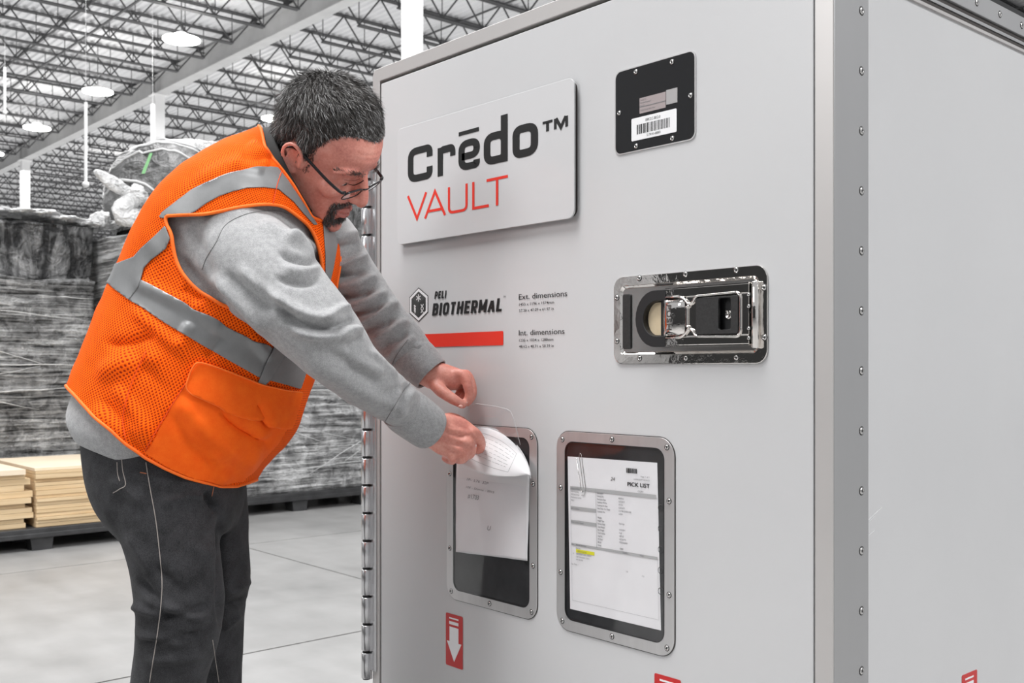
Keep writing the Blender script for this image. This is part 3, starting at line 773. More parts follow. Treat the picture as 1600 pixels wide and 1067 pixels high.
def glyph(ch):
    # (width, straight strokes, rounded bowls)
    return {'P': (.85, [[(0, 0), (0, 2)]], [[(0, 1), (1, 1), (1, .42), (0, .42)]]), 'E': (.72, [[(0, 0), (0, 2)], [(0, 1), (1, 1)], [(0, .0), (1, .0)], [(0, .5), (.85, .5)]], []), 'L': (.70, [[(0, 0), (0, 2)], [(0, 0), (1, 0)]], []),
            'I': (0, [[(0, 0), (0, 2)]], []), 'B': (.88, [[(0, 0), (0, 2)]], [[(0, 1), (.93, 1), (.93, .53), (0, .53)], [(0, .53), (1, .53), (1, 0), (0, 0)]]), 'O': (.92, [], None), 'T': (.80, [[(-.2, 1), (1.2, 1)], [(.5, 0), (.5, 2)]], []),
            'H': (.92, [[(0, 0), (0, 2)], [(1, 0), (1, 2)], [(0, .5), (1, .5)]], []), 'R': (.88, [[(0, 0), (0, 2)], [(.42, .42), (1.03, -1)]], [[(0, 1), (1, 1), (1, .42), (0, .42)]]),
            'M': (1.25, [[(0, 0), (0, 2)], [(1, 0), (1, 2)], [(.05, .88), (.5, .12)], [(.5, .12), (.95, .88)]], []), 'A': (1.0, [[(-.05, -1), (.44, .95)], [(.56, .95), (1.05, -1)], [(.2, .28), (.8, .28)]], [])}[ch]
def bold_word(s, x0, x1, z0, h, tv, th_, shear, parent):
    tot = sum(glyph(c)[0] for c in s); gap = .30; unit_w = (x1-x0-tv*len(s)-h*shear)/(tot+gap*(len(s)-1)); x = x0+tv/2
    for i, c in enumerate(s):
        w_, lines_, bowls = glyph(c); w_ *= unit_w; m = MB(); lo, hi = z0+th_/2, z0+h-th_/2
        zz = lambda b: z0 if b == -1 else (z0+h if b == 2 else lo+(hi-lo)*b)
        if bowls is None: stroke(m, [(x, (lo+hi)/2), (x, hi), (x+w_, hi), (x+w_, lo), (x, lo)], tv, th_, 0, w_*.5, True)
        for k, p in enumerate(lines_):
            vert = abs(p[0][0]-p[1][0]) < 1e-6
            q = [(x+a*w_, (z0 if (vert and b == 0) else zz(b))) for a, b in p]
            if not vert and p[0][1] == p[1][1] and c in 'EL': q = [(q[0][0]-tv/2, q[0][1]), (q[1][0]+tv/2, q[1][1])]
            stroke(m, q, tv, th_, -.00005*k, 0)
        for k, p in enumerate(bowls or []): stroke(m, [(x+a*w_, zz(b)) for a, b in p], tv, th_, -.00003-.00005*k, w_*.5)
        m.v = [(a+(b_-z0)*shear, -.0006+y_, b_) for a, y_, b_ in m.v]
        m.obj('letter', M_ink, parent); x += w_+tv+gap*unit_w
bold_word('PELI', -.9535, -.9105, 1.2290, .0158, .0040, .0032, .20, door)
bold_word('BIOTHERMAL', -.9620, -.7285, 1.1935, .0262, .0076, .0052, .20, door)
text_obj('TM', 'lettering', -.7285, 1.2200, .0040, M_ink, door, w=.0075)
text_obj('Ext. dimensions', 'lettering', -.6820, 1.2140, .0105, M_ink, door, w=.134)
text_obj('1453 x 1196 x 1574mm', 'lettering', -.6810, 1.2020, .0052, M_ink, door, w=.098, space=1.04, bold=.003)
text_obj('57.20 x 47.09 x 61.97 in', 'lettering', -.6810, 1.1900, .0052, M_ink, door, w=.097, space=1.04, bold=.003)
text_obj('Int. dimensions', 'lettering', -.6820, 1.1445, .0105, M_ink, door, w=.127)
text_obj('1235 x 1034 x 1280mm', 'lettering', -.6810, 1.1325, .0052, M_ink, door, w=.096, space=1.04, bold=.003)
text_obj('48.62 x 40.71 x 50.39 in', 'lettering', -.6810, 1.1205, .0052, M_ink, door, w=.097, space=1.04, bold=.003)
MB().prism(rrect(-1.075, -.7285, 1.1265, 1.1545, .003, 3), FD, -.0005, 0).obj('red_bar', M_red, door)

# ---- black serial plate with barcode label
sx0, sx1, sz0, sz1 = -.4255, -.2505, 1.4555, 1.5985
MB().ring(rrect(sx0-.002, sx1+.002, sz0-.002, sz1+.002, .013), rrect(sx0, sx1, sz0, sz1, .012), FD, -.0012, .002).obj('serial_rim', M_frame, crate)
serial = MB().prism(rrect(sx0, sx1, sz0, sz1, .012), FD, -.0008, .002).obj('serial_plate', M_gloss, crate)
for px, py in ((993.5, 112.5), (1050, 97), (967.5, 177), (1079, 149.5), (994, 228.5), (1050.5, 216.5)):
    p = onY(px, py, -.001); add_screw((p[0], -.0008, p[2]), (0, -1, 0), serial, .0042)
def quadpx(pts, y): return [tuple(onY(a, b, y)[[0, 2]]) for a, b in pts]
A = onY(987.5, 186.5); B = onY(1058, 169); Cc = onY(1058.5, 205)
lx0, lx1, lz1, lz0 = A[0], B[0], 1.5415, 1.5005
lz1 = (onY(987.5, 186.5)[2]+onY(1058, 169)[2])/2; lz0 = (onY(988, 222)[2]+onY(1058.5, 205)[2])/2
MB().prism(rrect(lx0, lx1, lz0, lz1, .002, 3), FD, -.0014, -.0007).obj('barcode_label', M_wht, serial)
random.seed(11); x = lx0+(lx1-lx0)*.125; xe = lx0+(lx1-lx0)*.855; m = MB(); hb = lz1-lz0
while x < xe:
    w_ = random.choice((.0008, .0008, .0016, .0024)); m.box(x, min(x+w_, xe), -.0017, -.0014, lz0+hb*.26, lz0+hb*.68); x += w_+random.choice((.0008, .0012, .0018))
m.obj('barcode', M_ink, serial)
text_obj('000CLC-3012-0', 'lettering', lx0+(lx1-lx0)*.32, lz0+hb*.76, hb*.12, M_ink, serial, y=-.0017, w=(lx1-lx0)*.33)
text_obj('5174141-00003', 'lettering', lx0+(lx1-lx0)*.35, lz0+hb*.09, hb*.11, M_ink, serial, y=-.0017, w=(lx1-lx0)*.30)
gx0, gx1 = onY(1000, 165)[0], onY(1059, 150)[0]; gz1 = onY(1000, 152)[2]; gz0 = onY(1000, 178)[2]
MB().box(gx0, gx1-.025, -.0012, -.0007, gz0, gz1-.002).obj('grey_label', mat('label_grey', (.34, .29, .29), .35), serial)
MB().box(gx1-.024, gx1, -.0012, -.0007, gz0+.004, gz1).obj('grey_label', mat('label_grey2', (.36, .35, .35), .35), serial)
m = MB().box(gx0, gx1-.025, -.0014, -.0012, gz0+.0105, gz0+.0118); m.obj('label_rule', M_ink2, serial)
for i, s in enumerate(('Vault XL', 'Peli BioThermal', 'Rev 01')): text_obj(s, 'lettering', gx0+.002, gz1-.007-.005*i, .0026, M_ink2, serial, y=-.0014)
text_obj('Vault Cargo Base Rev', 'lettering', gx0+.002, gz0+.004, .0026, M_ink2, serial, y=-.0014)

# ---- latch: flange, recessed tray, lever with D grip, push button, black insert, pin
lx0, lx1, lz0, lz1 = -.4285, -.1095, 1.0880, 1.2395
LW, LH = lx1-lx0, lz1-lz0
def lp(X, Y, y=0.0):
    """zoomed picture (1600x1029 crop of 940..1220 x 400..580) -> door x,z"""
    p = onY(940+X/5.714, 400+Y/5.717, y); return (p[0], p[2])
latch = MB().ring(rrect(lx0, lx1, lz0, lz1, .020, 8), rrect(lx0+.0165, lx1-.0155, lz0+.0165, lz1-.0165, .009, 8), FD, -.003, .0, -.0030, 0).obj('latch', M_chrome, crate, bevel=.001)
ti = rrect(lx0+.0165, lx1-.0155, lz0+.0165, lz1-.0165, .009, 8); to = rrect(lx0+.021, lx1-.020, lz0+.021, lz1-.021, .007, 8)
m = MB(); n = len(ti); m.add([(a, -.004, b) for a, b in ti]+[(a, .0, b) for a, b in to]+[(a, .0002, b) for a, b in to], [(k, (k+1) % n, n+(k+1) % n, n+k) for k in range(n)])
m.obj('tray_lip', M_chrome, latch, True)
# raised tray floor (proud of the door so that the recess needs no hole through the door leaf)
tray = MB().prism(to, FD, -.0012, .0).obj('tray', noisy('tray_steel', (.42, .41, .40), (.50, .49, .48), 6, rough=.22, metal=.95, bump=.05), latch)
x_a = lp(200, 560)[0]; x_b2 = lp(272, 560)[0]; zc = (lz0+lz1)/2
MB().prism(rrect(x_a, x_b2, lz0+.026, lz1-.030, .004), FD, -.0045, -.001).obj('finger_scoop', M_plastic, latch, bevel=.0015)
yb = -.016
# D grip
xg0, xg1 = lp(300, 560, yb)[0], lp(575, 560, yb)[0]; zg0, zg1 = zc-.0475, zc+.0475
def dshape(x0, x1, z0, z1, n=14):
    P = [(x1, z1), (x1, z0)]; zc_ = (z0+z1)/2; rz = (z1-z0)/2; 
    for k in range(n+1):
        a = -PI/2-PI*k/n; P.append((x0+(x1-x0)*.62+(x1-x0)*.62*math.cos(a), zc_+rz*math.sin(a)))
    return P
o_ = dshape(xg0, xg1, zg0, zg1); i_ = dshape(xg0+.0175, xg1-.002, zg0+.018, zg1-.018)
m = MB().ring(o_, i_, FD, yb, yb+.012); m.obj('grip', M_rubber, latch, bevel=.003)
ti_ = dshape(xg0+.0185, xg1-.016, zg0+.020, zg1-.020)
MB().prism([(a, b) for a, b in ti_], FD, -.0040, -.0012).obj('tan_reflection', M_tan, latch)  # tan reflection behind the grip, painted as a solid piece
MB().box(xg1-.016, xg1-.001, -.010, -.0012, zg0+.018, zg1-.018).obj('grip_bar', M_rubber, latch)
# lever body: chrome plate with a hole for the button and one for the insert
xl0, xl1 = lp(563, 560, yb)[0], lp(1312, 560, yb)[0]; zl0, zl1 = zc-.0460, zc+.0480
xb0, xb1 = lp(560, 560, yb)[0], lp(760, 560, yb)[0]
xi0, xi1 = lp(848, 560, yb)[0], lp(1225, 560, yb)[0]
zi0, zi1 = zc-.0290, zc+.0300
m = MB()
m.box(xl0, xl1, yb, yb+.004, zi1+.0025, zl1); m.box(xl0, xl1, yb, yb+.004, zl0, zi0-.0025)
m.box(xi1+.002, xl1, yb, yb+.004, zi0-.003, zi1+.003); m.box(xb1-.003, xi0-.002, yb+.001, yb+.004, zi0-.003, zi1+.003)
m.obj('lever', M_chrome, latch, bevel=.0016)
m = MB().prism([(xl0, zl1), (xl1, zl1), (xl1, zl1+.001), (xl0, zl1+.001)], FD, yb, -.001); m.prism([(xl0, zl0-.001), (xl1, zl0-.001), (xl1, zl0), (xl0, zl0)], FD, yb, -.001); m.obj('lever_wall', M_chrome, latch)
# embossed rim that follows the button and the insert
neck = [(xl0+.004, zi1+.004), (xb1-.014, zi1+.004), (xb1-.002, zi1-.002), (xb1+.004, zi1-.010), (xi0-.008, zi1-.008), (xi0-.001, zi1+.003), (xi1-.002, zi1+.005), (xi1+.004, zi1-.002), (xi1+.004, zi0+.002), (xi1-.002, zi0-.005),
        (xi0-.001, zi0-.003), (xi0-.008, zi0+.008), (xb1+.004, zi0+.010), (xb1-.002, zi0+.002), (xb1-.014, zi0-.004), (xl0+.004, zi0-.004)]
rp = round_path(neck, .006, False, 4)
MB().tube([(p[0], yb-.0008, p[1]) for p in rp], .0022, 8).obj('embossed_rim', M_chrome, latch, True)
MB().tube([(p[0], yb-.0008, p[1]) for p in round_path([(xb1+.006, zi0+.012), (xb1+.001, zi0+.014), (xb1+.001, zi1-.014), (xb1+.006, zi1-.012)], .004)], .0024, 8).obj('embossed_rim', M_chrome, latch, True)
# push button, domed
V = []; F = []; nx, nz = 14, 18
for i in range(nx+1):
    for j in range(nz+1):
        a = i/nx*2-1; b = j/nz*2-1; wz = (.0295 if a < 0 else .0295-.0045*a*a)
        V.append((xb0+(xb1-xb0-.004)*(a+1)/2+.0035*(b*b-1)*(-1 if a > 0 else 1)*(.35 if a > 0 else .6)*abs(a), yb-.0055*(1-a**4)*(1-b**4)**.6-.0005, zc+wz*b))
for i in range(nx):
    for j in range(nz): k = i*(nz+1)+j; F.append((k, k+1, k+nz+2, k+nz+1))
me = bpy.data.meshes.new('push_button'); me.from_pydata(V, [], F); link('push_button', me, M_chrome, latch, True)
def vert_text(X, Z):
    # text runs downwards: x -> -z
    return np.stack([(xb0+.0145)+(Z-0)*1.0, np.full(len(X), yb-.0066), zc+.021-(X)], -1)
text_obj('PUSH', 'button_lettering', 0, -.004, .0085, mat('engraved_grey', (.10, .09, .085), .3, .3), latch, w=.042, plane=vert_text, bold=.012)
ins = MB().ring(rrect(xi0, xi1, zi0, zi1, .003), rrect(lp(1050, 500, yb)[0], lp(1160, 500, yb)[0], zc-.0225, zc+.0275, .0035), FD, yb-.0025, yb+.003).obj('black_insert', M_plastic, latch, bevel=.0008)
MB().box(xi0+.002, xi1-.002, -.0055, -.004, zi0, zi1).obj('lock_well', M_rubber, latch)
lkx = lp(1105, 540, yb)[0]
MB().lathe((lkx, -.0055, zc+.001), (0, -1, 0), [(0, .0075), (.004, .0072), (.0045, .005), (.0035, .004)], 16).obj('lock_cylinder', M_chrome, latch, True)
for dx in (-.003, .0025): MB().box(lkx+dx-.0006, lkx+dx+.0006, -.0112, -.009, zc+.002, zc+.009).obj('lock_cylinder_wing', M_chrome, latch)
xp = lp(1368, 560, -.01)[0]
MB().lathe((xp, -.0085, lz0+.0235), (0, 0, 1), [(0, .0048), (.0015, .0062), (LH-.050, .0062), (LH-.0485, .0048)], 20).obj('pivot_pin', M_chrome, latch, True)
for zz in (.030, .012, -.022, -.037): add_screw((xl1+.001, yb-.0005, zc+zz), (0, -1, 0), latch, .0028)
for px, py in ((338, 198), (750, 163), (1203, 125), (138, 372), (138, 760), (340, 913), (752, 912), (1203, 908), (1452, 282), (1455, 727)):
    p = lp(px, py, -.003); add_screw((p[0], -.003, p[1]), (0, -1, 0), latch, .0045)

# ---- document windows
def doc_window(x0, x1, z0, z1, label):
    r = MB().ring(rrect(x0, x1, z0, z1, .032, 10), rrect(x0+.0225, x1-.0215, z0+.0205, z1-.0185, .020, 10), FD, -.0022, .0).obj('document_window', M_frame, crate, bevel=.0006)
    r['label'] = label
    a, b, c, d = x0+.0225, x1-.0215, z0+.0205, z1-.0185
    MB().prism(rrect(a-.003, b+.003, c-.003, d+.003, .02, 8), FD, -.0004, .0).obj('pocket_back', M_black, r)
    MB().ring(rrect(x0-.0012, x1+.0012, z0-.0012, z1+.0012, .033, 10), rrect(x0, x1, z0, z1, .032, 10), FD, -.0008, .0).obj('frame_seal', M_gap, r)
    MB().ring(rrect(a-.0005, b+.0005, c-.0005, d+.0005, .02, 8), rrect(a+.0015, b-.0015, c+.0015, d-.0015, .0185, 8), FD, -.0024, -.0004).obj('inner_seal', M_rubber, r)
    xm = (x0+x1)/2; o_ = .0108
    for x, z in ((x0+.0155, z1-.0155), (xm, z1-o_+.002), (x1-.0155, z1-.0155), (x0+o_, z1-.105), (x0+o_, z0+.105), (x1-o_, z1-.105), (x1-o_, z0+.105), (x0+.0155, z0+.0155), (xm, z0+o_), (x1-.0155, z0+.0155)):
        add_screw((x, -.0022, z), (0, -1, 0), r, .0045)
    return r, (a, b, c, d)
w1, i1 = doc_window(-.9085, -.6285, .599, .965, 'left document window with satin metal frame, film peeled open')
w2, i2 = doc_window(-.5745, -.2925, .598, .9645, 'right document window with satin metal frame over the pick list')
# hook-and-loop dots down the right edge of each black pocket back
for w_, (a, b, c, d) in ((w1, i1), (w2, i2)):
    for k in range(5):
        z = d-.10-.035*k
        MB().tube([(b-.009+.005*math.cos(q*PI/6), -.0008, z+.0055*math.sin(q*PI/6)) for q in range(12)], .0008, 5, True).obj('pocket_ring', M_rubber, w_)
def wavy_sheet(x0, x1, z0, z1, y, amp, name, m, parent, nx=28, nz=34, seed=0, inset=None, thick=None, corners=None):
    V = []; F = []
    for i in range(nx+1):
        for j in range(nz+1):
            u, v_ = i/nx, j/nz
            if corners: 
                (ax, az), (bx, bz), (cx_, cz_), (dx_, dz_) = corners   # bl br tr tl
                X = (1-v_)*((1-u)*ax+u*bx)+v_*((1-u)*dx_+u*cx_); Z = (1-v_)*((1-u)*az+u*bz)+v_*((1-u)*dz_+u*cz_)
            else: X, Z = x0+(x1-x0)*u, z0+(z1-z0)*v_
            fz = .4 if 'film' in name else 1.0; k = mnoise(Vector((X*14*fz+seed, Z*10*fz, 0)))*amp+mnoise(Vector((X*30*fz+seed, Z*26*fz, 3)))*amp*.35
            V.append((X, y-abs(k) if True else y, Z))
    for i in range(nx):
        for j in range(nz): k = i*(nz+1)+j; F.append((k, k+1, k+nz+2, k+nz+1))
    me = bpy.data.meshes.new(name); me.from_pydata(V, [], F); o = link(name, me, m, parent, True)
    if thick: md = o.modifiers.new('thick', 'SOLIDIFY'); md.thickness = thick
    return o
# pick list sheet
PL = [tuple(onY(px, py, -.001)[[0, 2]]) for px, py in ((891, 951), (1033, 985), (1027, 723), (887, 713))]
pk = wavy_sheet(0, 0, 0, 0, -.0011, .0007, 'pick_list', M_paper, None, corners=PL, seed=2)
tag(pk, 'white printed pick list behind clear film in the right document window', 'paper')
px0, px1, pz0, pz1 = PL[0][0], PL[2][0], PL[0][1], PL[3][1]; pw, ph = px1-px0, pz1-pz0
def plane_pk(y=-.0022):
    def f(X, Z):
        u = X; v_ = Z; (ax, az), (bx, bz), (cx_, cz_), (dx_, dz_) = PL
        XX = (1-v_)*((1-u)*ax+u*bx)+v_*((1-u)*dx_+u*cx_); ZZ = (1-v_)*((1-u)*az+u*bz)+v_*((1-u)*dz_+u*cz_)
        return np.stack([XX, np.full(len(XX), y), ZZ], -1)
    return f
def ptxt(s, u, v_, h=.011, w=None, m=None, bold=0):
    return text_obj(s, 'printed_text', u, v_, h, m or M_ink2, pk, plane=plane_pk(), w=w, bold=bold)
def prect(u0, u1, v0, v1, m, nm='printed_band', y=-.0021):
    P = plane_pk(y)(np.array([u0, u1, u1, u0]), np.array([v0, v0, v1, v1])); MB().add(P.tolist(), [(0, 1, 2, 3)]).obj(nm, m, pk)
M_band = mat('print_band', (.42, .42, .42), .7)
ptxt('PICK LIST', .685, .845, .024, .235, M_ink, .02)
ptxt('COPY', .795, .812, .011, .06)
ptxt('Page 1 of 1', .83, .905, .009, .09); ptxt('12/09/2019 10:24:21', .755, .885, .009, .165)
random.seed(3); x = .675
while x < .79:
    w_ = random.choice((.003, .005, .008)); prect(x, x+w_, .925, .955, M_ink, 'barcode'); x += w_+random.choice((.003, .005))
for u0, u1, v_ in ((.03, .33, .785), (.03, .33, .655), (.03, .33, .565), (.33, .985, .785)):
    prect(u0, u1, v_, v_+.022, M_band)
prect(.03, .985, .42, .436, M_band); prect(.329, .331, .43, .80, M_ink2); prect(.03, .032, .06, .80, M_inkf); prect(.03, .985, .06, .0615, M_inkf); prect(.983, .985, .06, .43, M_inkf)
for s, v_ in (('Shipping Address', .789), ('Attn Receiving', .769), ('100 Dock Street', .750), ('Distribution Centre', .731), ('Bldg 2', .712), ('Bill-To Address', .659), ('Mark For/Party Receipt', .569)):
    ptxt(s, .04, v_, .0105, None, M_ink2)
for i, (s, s2) in enumerate((('Information', ''), ('Delivery No.', '80070121'), ('Document Date', '12/02/2019'), ('Customer PO No.', '301726'), ('Customer Pr. Date', '12/03/2019'), ('Sales Order No. (Type)', '1151788 (02/00/01/00)'), ('Customer No.', '104204'), ('', ''),
                             ('Weights', ''), ('Freight Type', 'Dyna Stgs'), ('Delivery Date', ''), ('Total Weight', '12/03/2019'), ('Net Weight', '0 LB'), ('Total Volume', '1489 LB'), ('Stop No.', '160.753 FT3'), ('PO Date', 'MK00/46/0003'), ('Model', ''), ('Route', '128000'))):
    v_ = .776-.0195*i
    if s: ptxt(s, .345, v_, .0105, None, M_ink2, .01)
    if s2: ptxt(s2, .585, v_, .0105, None, M_ink2)
ptxt('Item', .04, .424, .010, None, M_ink2); ptxt('Material Description', .09, .424, .010, None, M_ink2, .01); ptxt('Quantity', .62, .424, .010, None, M_ink2, .01); ptxt('Weight', .80, .424, .010, None, M_ink2, .01)
prect(.085, .30, .378, .400, M_yel, 'highlight', -.00195)
for i, (s, u) in enumerate((('F0301745', .085), ('CREDO VAULT XL', .10), ('15003/10503M  REFILL-27029-01', .085), ('12 BT-150/102/03/3  (1/36/1)', .085), ('SHP1120/1746', .085))): ptxt(s, u, .402-.0185*i, .0095, None, M_ink2)
ptxt('10', .05, .365, .009); ptxt('No. of Packs:  1', .03, .295, .0095); ptxt('1 EA', .65, .31, .009); ptxt('0 LB', .82, .30, .009)
text_obj('24', 'handwriting', .50, .868, .022, M_ink, pk, plane=plane_pk(), w=.05, shear=.3)
m = MB(); P0 = plane_pk(-.0024)
clipu = [(.11, 1.0), (.16, .79), (.175, .775), (.19, .785), (.145, 1.01), (.155, 1.03), (.17, 1.02), (.215, .80), (.20, .76), (.165, .755)]
m.tube(P0(np.array([c[0] for c in clipu]), np.array([c[1] for c in clipu])).tolist(), .0006, 6); m.obj('paper_clip', M_screw, None, True)
pc = bpy.data.objects['paper_clip']; tag(pc, 'small wire paper clip on the top left corner of the pick list', 'paper clip')
# film over the pick list
wavy_sheet(i2[0]+.001, i2[1]-.001, i2[2]+.001, i2[3]-.001, -.0027, .0008, 'window_film', M_film, w2, seed=9)

# ---- papers in the left window and the peeled film
PB = [tuple(onY(px, py, -.003)[[0, 2]]) for px, py in ((713, 862), (825, 876), (828, 738), (714, 712))]
pb = wavy_sheet(0, 0, 0, 0, -.0030, .0028, 'paper_sheet', M_paper, None, corners=PB, seed=5, thick=.0008)
tag(pb, 'creased white paper lying in the left document window with handwriting on it', 'paper')
def plane_pb(X, Z):
    (ax, az), (bx, bz), (cx_, cz_), (dx_, dz_) = PB; u, v_ = X, Z
    return np.stack([(1-v_)*((1-u)*ax+u*bx)+v_*((1-u)*dx_+u*cx_), np.full(len(u), -.0072), (1-v_)*((1-u)*az+u*bz)+v_*((1-u)*dz_+u*cz_)], -1)
for s, u, v_, h, w_ in (('1P-  L76  32P', .17, .77, .028, .31), ('10E - Donna - 2015', .16, .69, .022, .40), ('#1703', .185, .585, .05, .16), ('U', .47, .28, .05, .05)):
    text_obj(s, 'handwriting', u, v_, h, M_ink2, pb, plane=plane_pb, w=w_, shear=.25)
wavy_sheet(i1[0]+.002, i1[1]-.002, i1[2]+.002, onY(770, 752)[2], -.0078, .0010, 'window_film', M_film, w1, seed=4)

def bez(a, b, c, d, t): return (1-t)**3*a+3*t*(1-t)**2*b+3*t*t*(1-t)*c+t**3*d
def patch(name, top, bot, m, parent, nu=40, nv=20, bulge=.0, thick=None, mid=None):
    """surface between two cubic bezier edges, control points given as (px, py, Z)"""
    T = [W(*p) for p in top]; B = [W(*p) for p in bot]; V = []; F = []
    nrm = C2W(np.array([0., 0, -1]))-C2W(np.array([0., 0, 0]))
    for i in range(nu+1):
        u = i/nu; a = bez(*T, u); b = bez(*B, u)
        for j in range(nv+1):
            v_ = j/nv; p = (1-v_)*a+v_*b+nrm*bulge*math.sin(PI*v_)*(.3+.7*math.sin(PI*u))
            V.append(tuple(p))
    for i in range(nu):
        for j in range(nv): k = i*(nv+1)+j; F.append((k, k+1, k+nv+2, k+nv+1))
    me = bpy.data.meshes.new(name); me.from_pydata(V, [], F); o = link(name, me, m, parent, True)
    if thick: md = o.modifiers.new('thick', 'SOLIDIFY'); md.thickness = thick; md.offset = 0
    return o
pf = patch('paper_bundle', [(742, 668, 2.085), (782, 664, 2.07), (822, 700, 2.01), (828.5, 744, 1.962)], [(712, 716, 2.075), (735, 742, 2.045), (785, 752, 1.98), (828.5, 740, 1.962)], M_paper, None, bulge=.012, thick=.0022)
tag(pf, 'bent bundle of white sheets lifted by the near hand', 'paper')
pg = patch('paper_bundle_edge', [(741, 667, 2.088), (783, 660, 2.073), (824, 698, 2.012), (829.5, 745, 1.963)], [(742, 672, 2.09), (780, 667, 2.075), (818, 705, 2.02), (829, 748, 1.966)], M_paper, pf, bulge=0, thick=.001)
# faint printed form on the turned-over sheet
def on_patch(u, v_):
    top = [W(*p) for p in [(742, 668, 2.085), (782, 664, 2.07), (822, 700, 2.01), (828.5, 744, 1.962)]]; bot = [W(*p) for p in [(712, 716, 2.075), (735, 742, 2.045), (785, 752, 1.98), (828.5, 740, 1.962)]]
    a = bez(*top, u); b = bez(*bot, u); nrm = C2W(np.array([0., 0, -1]))-C2W(np.array([0., 0, 0]))
    return (1-v_)*a+v_*b+nrm*(.0135+.012*math.sin(PI*v_)*(.3+.7*math.sin(PI*u))-.012)
random.seed(8)
for i in range(6):
    v_ = .22+.085*i; m = MB(); u = .14
    while u < .62:
        L = random.uniform(.02, .07); q0, q1 = on_patch(u, v_), on_patch(min(u+L, .64), v_)
        m.tube([tuple(q0), tuple((q0+q1)/2+np.array([0, 0, random.uniform(-.0004, .0006)])), tuple(q1)], .00045, 4); u += L+random.uniform(.01, .03)
    m.obj('faint_writing', M_inkf, pf)
m = MB()
for c in (((.12, .14), (.66, .14)), ((.66, .14), (.70, .78)), ((.70, .78), (.12, .78))):
    m.tube([tuple(on_patch(c[0][0]+(c[1][0]-c[0][0])*k/10, c[0][1]+(c[1][1]-c[0][1])*k/10)) for k in range(11)], .0004, 4)
m.obj('form_outline', M_inkf, pf)
# clear film flap held up by the far hand
fl_ = patch('clear_film_flap', [(716, 636, 2.085), (745, 628, 2.06), (775, 634, 2.03), (797, 641, 2.00)], [(716, 690, 2.12), (745, 694, 2.09), (785, 694, 2.04), (813, 695, 2.008)], M_film, w1, bulge=.006)
fe = MB().tube([tuple(W(*p)) for p in [(716, 636, 2.083), (745, 630.5, 2.058), (775, 635, 2.028), (792, 639, 2.003), (798, 643, 1.998), (803, 655, 1.998), (808, 675, 2.00), (813, 695, 2.006)]], .0006, 5).obj('film_edge', mat('film_edge', (.62, .62, .63), .15), w1, True)

# ---- red arrow stickers
def arrow(fn, c, top, parent, d0, d1, d2, s=1.0):
    w_, h_ = .0285, .1095; f = lambda a, b, d: fn(c+a, b, d)
    r = MB().prism(rrect(-w_, w_, top-h_, top, .003, 3), f, d0, d1).obj('arrow_sticker', M_dred, parent)
    m = MB()
    for a, b in ((.0075, .0105), (.0155, .0220)): m.prism([(-.0165, top-a), (.0145, top-a), (.0145, top-b), (-.0165, top-b)], f, d1, d2)
    m.prism([(-.0155, top-.027), (.0145, top-.027), (.0145, top-.058), (.0245, top-.058), (0, top-.0985), (-.0245, top-.058), (-.0155, top-.058)], f, d1, d2)
    m.obj('arrow_print', M_wht, parent)
arrow(FD, -.885, .5665, crate, 0, -.0005, -.0008)
arrow(FD, -.3085, .5655, crate, 0, -.0005, -.0008)
arrow(FS, .4315, .557, crate, 0, .0005, .0008)
# a few scuffs on the side panel by the post
for (a, b, c_, d_) in ((1357, 812, 1378, 792), (1357, 836, 1367, 828), (1358, 815, 1366, 806)):
    p, q = onX(a, b, .0004), onX(c_, d_, .0004); MB().bar(tuple(p), tuple(q), .00035, 4).obj('scuff_mark', M_wht, crate)
# ================================================================== THE MAN
# Body built as tapered lofts in metres, merged into one continuous skin; clothes are separate shells over it.
def catmull(A, M):
    """resample rows of A (keys) to M rows, smooth"""
    A = np.asarray(A, float); n = len(A); t = np.linspace(0, n-1, M); i = np.minimum(t.astype(int), n-2); f = (t-i)[:, None]
    P = np.vstack([2*A[0]-A[1], A, 2*A[-1]-A[-2]]); p0, p1, p2, p3 = P[i], P[i+1], P[i+2], P[i+3]
    return .5*((2*p1)+(-p0+p2)*f+(2*p0-5*p1+4*p2-p3)*f*f+(-p0+3*p1-3*p2+p3)*f**3)
def unit(v): return v/np.maximum(np.linalg.norm(v, axis=-1, keepdims=True), 1e-9)
def tube_c(keys, M=40, n=32, e=2.0, cap=True, yaw=0.0, closed_uv=False):
    """keys: (px, py, Z, half width px across the axis in the picture, half depth m)  ->  V (world), F"""
    K = catmull(keys, M)
    C = np.stack([(K[:, 0]-CX)/FPX*K[:, 2], -(K[:, 1]-CY)/FPX*K[:, 2], K[:, 2]], -1)
    T = unit(np.gradient(C, axis=0)); D = np.tile(np.array([0., 0, 1]), (M, 1))
    if yaw: D = np.tile(np.array([math.sin(yaw), 0, math.cos(yaw)]), (M, 1))
    n2 = unit(D-(D*T).sum(1, keepdims=True)*T); n1 = np.cross(T, n2)
    a = K[:, 3]*K[:, 2]/FPX; b = K[:, 4]
    th = np.arange(n)*2*PI/n; c, s = np.cos(th), np.sin(th); cc = np.sign(c)*np.abs(c)**(2/e); ss = np.sign(s)*np.abs(s)**(2/e)
    V = C[:, None]+n1[:, None]*(a[:, None]*cc)[..., None]+n2[:, None]*(b[:, None]*ss)[..., None]
    V = V.reshape(-1, 3); F = [(i*n+k, i*n+(k+1) % n, (i+1)*n+(k+1) % n, (i+1)*n+k) for i in range(M-1) for k in range(n)]
    if cap:
        V = np.vstack([V, C[0], C[-1]]); F += [(k, len(V)-2, (k+1) % n) for k in range(n)]+[((M-1)*n+(k+1) % n, len(V)-1, (M-1)*n+k) for k in range(n)]
    return C2W(V), F
